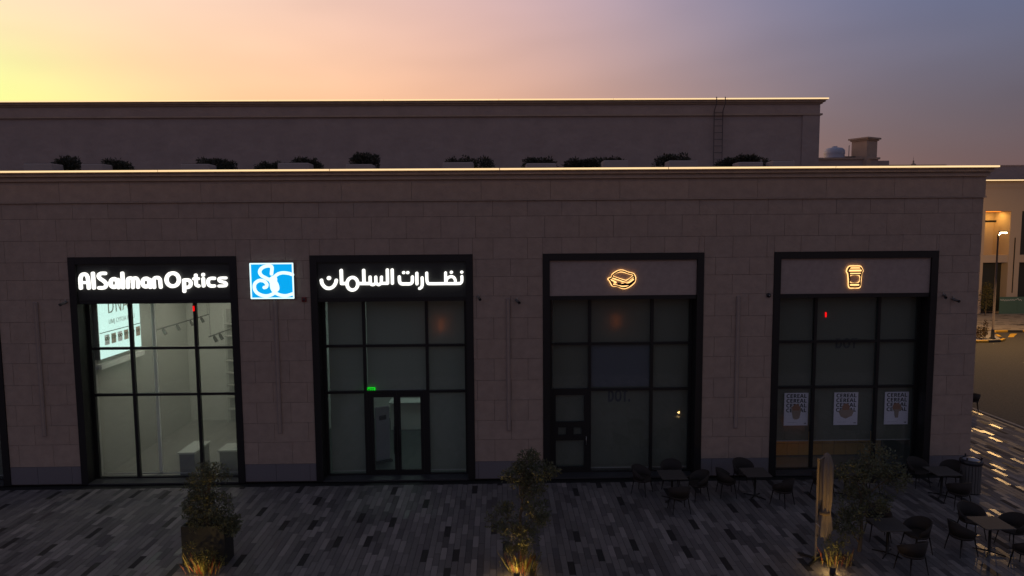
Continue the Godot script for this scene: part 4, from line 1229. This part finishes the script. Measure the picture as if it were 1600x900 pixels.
func build_trees() -> void:
	var tone := Color(0.105, 0.115, 0.062)
	var r := RandomNumberGenerator.new()
	var specs := [
		[Vector3(-6.9, 0, 5.05), "small leafy tree growing from the dark planter at left", [[Vector3(0.1, 2.15, 0), Vector3(0.45, 0.25, 0.35)], [Vector3(-0.05, 1.8, 0), Vector3(0.4, 0.3, 0.35)], [Vector3(-0.25, 1.4, 0), Vector3(0.36, 0.34, 0.35)], [Vector3(0.28, 1.4, 0.05), Vector3(0.38, 0.34, 0.35)], [Vector3(0.58, 0.95, 0.1), Vector3(0.14, 0.28, 0.2)], [Vector3(0.0, 1.08, 0.1), Vector3(0.45, 0.2, 0.3)]]],
		[Vector3(0.42, 0, 5.4), "small leafy tree in the middle, before the plain pier", [[Vector3(0.15, 2.45, 0), Vector3(0.3, 0.3, 0.3)], [Vector3(0.5, 2.2, 0), Vector3(0.35, 0.22, 0.3)], [Vector3(-0.05, 2.12, 0), Vector3(0.35, 0.2, 0.3)], [Vector3(0.25, 1.75, 0), Vector3(0.3, 0.35, 0.3)], [Vector3(-0.35, 1.15, 0), Vector3(0.4, 0.4, 0.35)], [Vector3(0.35, 1.15, 0), Vector3(0.38, 0.4, 0.35)], [Vector3(0.0, 0.7, 0.1), Vector3(0.5, 0.35, 0.35)]]],
		[Vector3(8.55, 0, 5.0), "small leafy tree right of the folded parasol", [[Vector3(0.35, 2.25, 0), Vector3(0.6, 0.35, 0.4)], [Vector3(-0.2, 1.9, 0), Vector3(0.45, 0.35, 0.4)], [Vector3(0.75, 1.85, 0), Vector3(0.4, 0.3, 0.35)], [Vector3(-0.3, 1.25, 0), Vector3(0.4, 0.45, 0.35)], [Vector3(0.25, 1.25, 0), Vector3(0.45, 0.4, 0.35)], [Vector3(-0.35, 0.7, 0.1), Vector3(0.4, 0.35, 0.3)]]]]
	for s in specs.size():
		var sp: Array = specs[s]
		r.seed = 70 + s
		var clumps := []
		var limbs := [[[Vector3(0, 0.9 if s == 0 else 0.0, 0), Vector3(0.03, 1.0 if s == 0 else 0.5, 0.02), Vector3(-0.02, 1.1, 0), Vector3(0.06, 1.7, 0), Vector3(0.1, 2.2, 0)], [0.05, 0.042, 0.034, 0.024, 0.012]]]
		for c in sp[2]:
			limbs.append([[Vector3(0.0, maxf(c[0].y - 0.55, 0.95 if s == 0 else 0.2), 0), c[0] * Vector3(0.6, 1, 0.6) - Vector3(0, 0.2, 0), c[0]], [0.022, 0.014, 0.006]])
			clumps.append([c[0], c[1] * 0.9, 400])
			for k in 12:
				var d := Vector3(r.randfn(), r.randfn() * 0.8, r.randfn()).normalized()
				clumps.append([c[0] + d * c[1] * r.randf_range(0.6, 1.1), Vector3(0.12, 0.1, 0.12), 50])
				if k % 3 == 0:
					limbs.append([[c[0] * Vector3(0.8, 1, 0.8) - Vector3(0, 0.1, 0), c[0] + d * c[1]], [0.008, 0.003]])
		small_tree(sp[0], sp[1], clumps, limbs, 90 + s, tone)
	# leafy uplit plants and the ground lights at the foot of every tree
	var foot := [[-6.8, 5.62, "left"], [0.42, 5.78, "middle"], [7.62, 5.72, "right"]]
	for i in 3:
		var f: Array = foot[i]
		var pt := thing("uplit_plant", "spiky golden-lit plant at the foot of the %s tree" % f[2], "plant", Vector3(f[0], 0, f[1]), 0.0, "uplit plants")
		r.seed = 130 + i
		var st := begin()
		var sm := begin(true)
		for k in (90 if i < 2 else 40):
			var a := r.randf() * TAU
			var o := Vector3(cos(a), 0, sin(a))
			var b := o * r.randf_range(0.02, 0.32) * Vector3(1.2, 1, 0.6)
			var hgt := r.randf_range(0.18, 0.55)
			st.set_color(Color(0.22, 0.2, 0.05) * r.randf_range(0.5, 1.3) if r.randf() < 0.7 else Color(0.2, 0.05, 0.02))
			blade(st, b, b + Vector3(0, hgt, 0) + o * hgt * r.randf_range(0.1, 0.6), r.randf_range(0.006, 0.016))
			if k % 4 == 0:
				tube(sm, [b, b + Vector3(0, hgt * 0.8, 0) + o * 0.06], [0.008, 0.003], 5)
		put("leaf_blades", done(st), M.leaf_gold, pt)
		var low := []
		for k in 14:
			low.append([Vector3(r.randf_range(-0.38, 0.38), r.randf_range(0.1, 0.62), r.randf_range(-0.2, 0.05)), Vector3(0.13, 0.14, 0.08), 40])
		put("foliage", crown(low, 0.028, 2.2, Color(0.12, 0.12, 0.035), 150 + i), M.leaf_gold, pt)
		put("stems", done(sm), M.bark, pt)
	var ups := [[Vector3(-7.0, 0, 6.1), Vector3(0.12, 1, -0.22), "left"], [Vector3(0.30, 0, 6.12), Vector3(0.06, 1, -0.25), "middle"], [Vector3(7.36, 0, 6.1), Vector3(0.12, 1, -0.25), "right"]]
	for u in ups:
		var t := thing("ground_uplight", "small warm ground uplight in front of the %s tree" % u[2], "light", u[0], 0.0, "ground uplights")
		tube_part("spike_base", [Vector3(0, -0.02, 0), Vector3(0, 0.06, 0)], [0.05], M.black_metal, t, 12)
		var d: Vector3 = u[1].normalized()
		put("glowing_bulb", lathe([Vector2(0.001, -0.045), Vector2(0.038, -0.025), Vector2(0.045, 0.0), Vector2(0.038, 0.025), Vector2(0.001, 0.045)], 12), M.bulb_warm, t, Vector3(0, 0.1, 0))
		var hs := begin(true)
		for k in 12:
			var q := []
			for e in [k, k + 1]:
				var ha := lerpf(-1.5, 1.5, e / 12.0)
				q.append(Vector3(sin(ha), 0, cos(ha)))
			for rr in [0.065, 0.07]:
				quad(hs, q[0] * rr + Vector3(0, 0.04, 0), q[1] * rr + Vector3(0, 0.04, 0), q[1] * rr + Vector3(0, 0.2, 0), q[0] * rr + Vector3(0, 0.2, 0))
			quad(hs, q[0] * 0.07 + Vector3(0, 0.2, 0), q[1] * 0.07 + Vector3(0, 0.2, 0), q[1] * 0.065 + Vector3(0, 0.2, 0), q[0] * 0.065 + Vector3(0, 0.2, 0))
		put("glare_shield", done(hs), M.black_metal, t)
		var l := SpotLight3D.new()
		l.name = "up_spot_light"
		t.add_child(l)
		l.position = Vector3(0, 0.1, 0)
		l.basis = Basis.looking_at(d, Vector3.BACK)
		l.light_color = Color(1.0, 0.78, 0.38)
		l.light_energy = 1.6
		l.light_size = 0.03
		l.spot_angle = 24.0
		l.spot_range = 20.0
		l.shadow_enabled = true
	var cb := thing("tree_planter", "dark waist-high planter box holding the left tree", "planter", Vector3(-6.95, 0, 5.0))
	for w in [[Vector3(-0.5, 0.0, 0.21), Vector3(0.5, 0.96, 0.25)], [Vector3(-0.5, 0.0, -0.25), Vector3(0.5, 0.96, -0.21)], [Vector3(-0.5, 0.0, -0.209), Vector3(-0.46, 0.96, 0.209)], [Vector3(0.46, 0.0, -0.209), Vector3(0.5, 0.96, 0.209)]]:
		bevel_box("side_panel", w[0], w[1], 0.004, M.cabinet, cb)
	box("soil", Vector3(-0.459, 0.02, -0.208), Vector3(0.459, 0.9, 0.208), M.soil, cb)
	# shrubs across the road
	var fb := thing("far_shrub", "tall loose shrub across the road beside the building corner", "shrub", Vector3(41.5, 0, -36.7))
	put("foliage", crown([[Vector3(0, 1.5, 0), Vector3(0.5, 1.1, 0.5), 700], [Vector3(0.1, 2.4, 0), Vector3(0.35, 0.5, 0.35), 250]], 0.06, 2.0, Color(0.11, 0.10, 0.025), 7), M.leaf, fb)
	tube_part("stem", [Vector3.ZERO, Vector3(0.05, 1.2, 0), Vector3(0, 2.5, 0)], [0.05, 0.03, 0.01], M.bark, fb)
	fb = thing("far_shrub", "low flowering shrub on the kerbed island by street lamp", "shrub", Vector3(32.75, 0, -25.0))
	put("foliage", crown([[Vector3(0, 0.4, 0), Vector3(0.45, 0.4, 0.35), 500], [Vector3(0.35, 0.8, 0), Vector3(0.12, 0.5, 0.12), 150]], 0.06, 2.0, Color(0.16, 0.10, 0.03), 8), M.leaf, fb)
	tube_part("stem", [Vector3.ZERO, Vector3(0.05, 0.6, 0)], [0.03, 0.01], M.bark, fb)

func blade(st: SurfaceTool, a: Vector3, b: Vector3, w: float) -> void:
	var d := (b - a).normalized()
	var s := d.cross(Vector3(0.3, 0.2, 1)).normalized() * w
	var m := a.lerp(b, 0.45) + Vector3(0, 0.03, 0)
	st.add_vertex(a); st.add_vertex(m - s); st.add_vertex(m + s)
	st.add_vertex(m - s); st.add_vertex(b); st.add_vertex(m + s)

# ---------- street furniture ----------
func make_chair(at: Vector3, turn: float, label: String, group: String) -> void:
	var t := thing("tub_chair", label, "chair", at, turn, group)
	t.add_child(chair_part("seat")); t.add_child(chair_part("backrest"))
	for sx in [-1, 1]:
		for sz in [-1, 1]:
			tube_part("leg", [Vector3(sx * 0.19, 0.42, sz * 0.17), Vector3(sx * 0.25, 0, sz * 0.23)], [0.016, 0.012], M.chair_leg, t, 6)

var chair_meshes := {}
func chair_part(called: String) -> MeshInstance3D:
	if chair_meshes.is_empty():
		chair_meshes["seat"] = lathe([Vector2(0.001, 0.40), Vector2(0.24, 0.40), Vector2(0.27, 0.42), Vector2(0.27, 0.45), Vector2(0.22, 0.475), Vector2(0.001, 0.465)], 20)
		var st := begin(true)
		var n := 22
		# shell wraps round the back (towards -z) and drops to the arms
		for i in n:
			var q := []
			for e in [i, i + 1]:
				var u := float(e) / n
				var a := lerpf(-2.15, 2.15, u)
				var h := 0.46 + 0.34 * pow(maxf(cos(a * 0.62), 0.0), 0.8)
				var dir := Vector3(sin(a), 0, -cos(a))
				q.append([dir * 0.25 + Vector3(0, 0.40, 0), dir * 0.315 + Vector3(0, h, 0), dir * 0.285 + Vector3(0, h + 0.005, 0), dir * 0.235 + Vector3(0, 0.43, 0)])
			for k in 4:
				var m := (k + 1) % 4
				quad(st, q[1][k], q[0][k], q[0][m], q[1][m])
			if i == 0:
				quad(st, q[0][0], q[0][3], q[0][2], q[0][1])
			if i == n - 1:
				quad(st, q[1][0], q[1][1], q[1][2], q[1][3])
		chair_meshes["backrest"] = done(st)
	var o := MeshInstance3D.new()
	o.name = called
	o.mesh = chair_meshes[called]
	o.material_override = M.chair_shell
	return o

func build_furniture() -> void:
	var tables := [
		[11.58, 5.17, "nearest the right edge", [[11.72, 4.32], [10.92, 5.15], [12.32, 4.9], [11.85, 5.95]]],
		[9.12, 5.18, "beside the right tree", [[9.35, 4.35], [9.9, 5.05], [9.2, 6.0]]],
		[7.28, 1.65, "left of the cup shopfront", [[7.22, 0.85], [6.5, 1.5], [7.85, 2.2]]],
		[4.85, 1.75, "before the sandwich shopfront", [[4.1, 1.25], [5.05, 0.85], [4.85, 2.55], [5.62, 1.7]]],
		[9.9, 1.65, "directly behind the parasol", [[10.65, 1.5], [9.2, 1.75]]],
		[12.65, 1.75, "beside the litter bin", [[12.45, 0.95], [12.6, 2.55], [13.3, 1.2]]]]
	for i in tables.size():
		var d: Array = tables[i]
		var t := thing("cafe_table", "square stone-topped cafe table " + d[2], "table", Vector3(d[0], 0, d[1]), 0.0, "cafe tables")
		bevel_box("top", Vector3(-0.36, 0.715, -0.36), Vector3(0.36, 0.745, 0.36), 0.008, M.table_top, t)
		tube_part("post", [Vector3(0, 0.03, 0), Vector3(0, 0.715, 0)], [0.032], M.chair_leg, t, 10)
		for k in 4:
			var a := PI / 4 + k * PI / 2
			tube_part("foot", [Vector3(cos(a) * 0.03, 0.045, sin(a) * 0.03), Vector3(cos(a) * 0.33, 0.016, sin(a) * 0.33)], [0.018, 0.014], M.chair_leg, t, 6)
		for c in d[3]:
			var v := Vector2(d[0] - c[0], d[1] - c[1])
			var turn := atan2(v.x, v.y)
			var side := "left" if v.x > absf(v.y) else ("right" if -v.x > absf(v.y) else ("far" if v.y > 0 else "near"))
			make_chair(Vector3(c[0], 0, c[1]), turn + 0.15 * sin(c[0] * 7.0), "dark tub chair %s of table %s" % [side, d[2]], "cafe chairs")
	make_chair(Vector3(20.0 - 0.25, 0, -7.2), 2.6, "lone dark tub chair at the pavement edge past the building corner", "cafe chairs")
	# folded parasol
	var p := thing("folded_parasol", "folded beige cantilever parasol with its pole on the left", "parasol", Vector3(7.3, 0, 5.4))
	tube_part("pole", [Vector3(0.0, 0.05, 0), Vector3(0.0, 2.44, 0)], [0.027], M.canvas, p, 12)
	tube_part("arm", [Vector3(0.0, 2.40, 0), Vector3(0.12, 2.47, 0), Vector3(0.19, 2.50, 0)], [0.025], M.canvas, p, 8)
	tube_part("crank_strut", [Vector3(0.02, 1.05, 0.02), Vector3(0.12, 1.55, 0.05)], [0.012], M.bin_lid, p, 6)
	tube_part("crank_handle", [Vector3(-0.01, 0.9, 0.02), Vector3(-0.01, 0.9, 0.08), Vector3(0.05, 0.84, 0.09)], [0.012], M.steel, p, 6)
	put("canopy", parasol_cloth(), M.canvas, p, Vector3(0.2, 0, 0))
	put("strap", lathe([Vector2(0.125, 1.12), Vector2(0.135, 1.13), Vector2(0.135, 1.19), Vector2(0.125, 1.2)], 16), M.bark, p, Vector3(0.17, 0, 0))
	for k in 2:
		var a := PI / 4 + k * PI / 2
		var o := bevel_box("base_foot", Vector3(-0.4, 0.0 + k * 0.031, -0.04), Vector3(0.4, 0.03 + k * 0.031, 0.04), 0.006, M.chair_leg, p)
		o.rotation.y = a
	# litter bin
	var b := thing("litter_bin", "round slatted litter bin with black lid at building corner", "bin", Vector3(13.66, 0, 1.5))
	put("liner", lathe([Vector2(0.001, 0.05), Vector2(0.235, 0.05), Vector2(0.235, 0.86)], 24), M.bin_lid, b)
	for k in 20:
		var a := TAU * k / 20
		var o := bevel_box("slat", Vector3(-0.034, 0.04, 0.245), Vector3(0.034, 0.86, 0.265), 0.004, M.bin_grey, b)
		o.rotation.y = a
	put("base_ring", lathe([Vector2(0.001, 0.0), Vector2(0.25, 0.0), Vector2(0.25, 0.04), Vector2(0.001, 0.045)], 24), M.bin_lid, b)
	put("lid", lathe([Vector2(0.24, 0.86), Vector2(0.29, 0.865), Vector2(0.30, 0.90), Vector2(0.295, 0.97), Vector2(0.25, 1.0), Vector2(0.24, 0.985)], 28), M.bin_lid, b)
	put("ash_tray", lathe([Vector2(0.239, 0.97), Vector2(0.2, 0.99), Vector2(0.1, 1.03), Vector2(0.001, 1.04)], 24), M.ash_tray, b)
	for k in 3:
		var a := 0.5 + k * 2.1
		tube_part("lid_knob", [Vector3(cos(a) * 0.25, 0.985, sin(a) * 0.25), Vector3(cos(a) * 0.25, 1.07, sin(a) * 0.25)], [0.022], M.bin_lid, b, 8)
	# street lamp
	var l := thing("street_lamp", "tall street lamp with a lit head across the road", "street lamp", Vector3(33.58, -0.01, -24.95))
	put("base", lathe([Vector2(0.2, 0), Vector2(0.2, 0.05), Vector2(0.12, 0.1), Vector2(0.1, 0.6), Vector2(0.075, 0.64)], 14), M.black_metal, l)
	tube_part("pole", [Vector3(0, 0.6, 0), Vector3(0, 7.1, 0)], [0.075, 0.05], M.ladder_metal, l, 10)
	tube_part("arm", [Vector3(0, 7.05, 0), Vector3(0.12, 7.22, 0.02), Vector3(0.3, 7.27, 0.05)], [0.04, 0.035, 0.03], M.bin_grey, l, 8)
	bevel_box("lamp_housing", Vector3(0.05, 7.25, -0.08), Vector3(0.55, 7.33, 0.18), 0.02, M.bin_grey, l)
	bevel_box("lamp_glass", Vector3(0.1, 7.17, -0.05), Vector3(0.5, 7.248, 0.15), 0.015, M.lamp_head, l)
	var s := OmniLight3D.new()
	s.name = "street_light"
	l.add_child(s)
	s.position = Vector3(0.3, 7.21, 0.05)
	s.light_color = Color(1.0, 0.78, 0.48)
	s.light_energy = 58.0
	s.light_size = 0.03
	s.omni_range = 80.0
	s.shadow_enabled = true

func parasol_cloth() -> ArrayMesh:
	var st := begin(true)
	var sides := 40
	var prof := [[2.58, 0.012], [2.52, 0.07], [2.3, 0.12], [1.9, 0.135], [1.5, 0.125], [1.17, 0.105], [1.05, 0.13], [0.8, 0.16], [0.62, 0.14]]
	var rings := []
	for i in prof.size():
		var ring := []
		for k in sides:
			var a := TAU * k / sides
			var fold := 1.0 + 0.22 * sin(a * 8.0 + i * 0.25) * minf(i / 2.0, 1.0) + 0.06 * sin(a * 3.0 + i)
			var y: float = prof[i][0] - (0.1 * maxf(sin(a * 8.0), 0.0) if i == prof.size() - 1 else 0.0)
			ring.append(Vector3(cos(a) * prof[i][1] * fold - 0.03 * clampf((i - 4) / 4.0, 0, 1), y, sin(a) * prof[i][1] * fold))
		rings.append(ring)
	for i in rings.size() - 1:
		for k in sides:
			var m := (k + 1) % sides
			quad(st, rings[i + 1][m], rings[i + 1][k], rings[i][k], rings[i][m])
	return done(st)
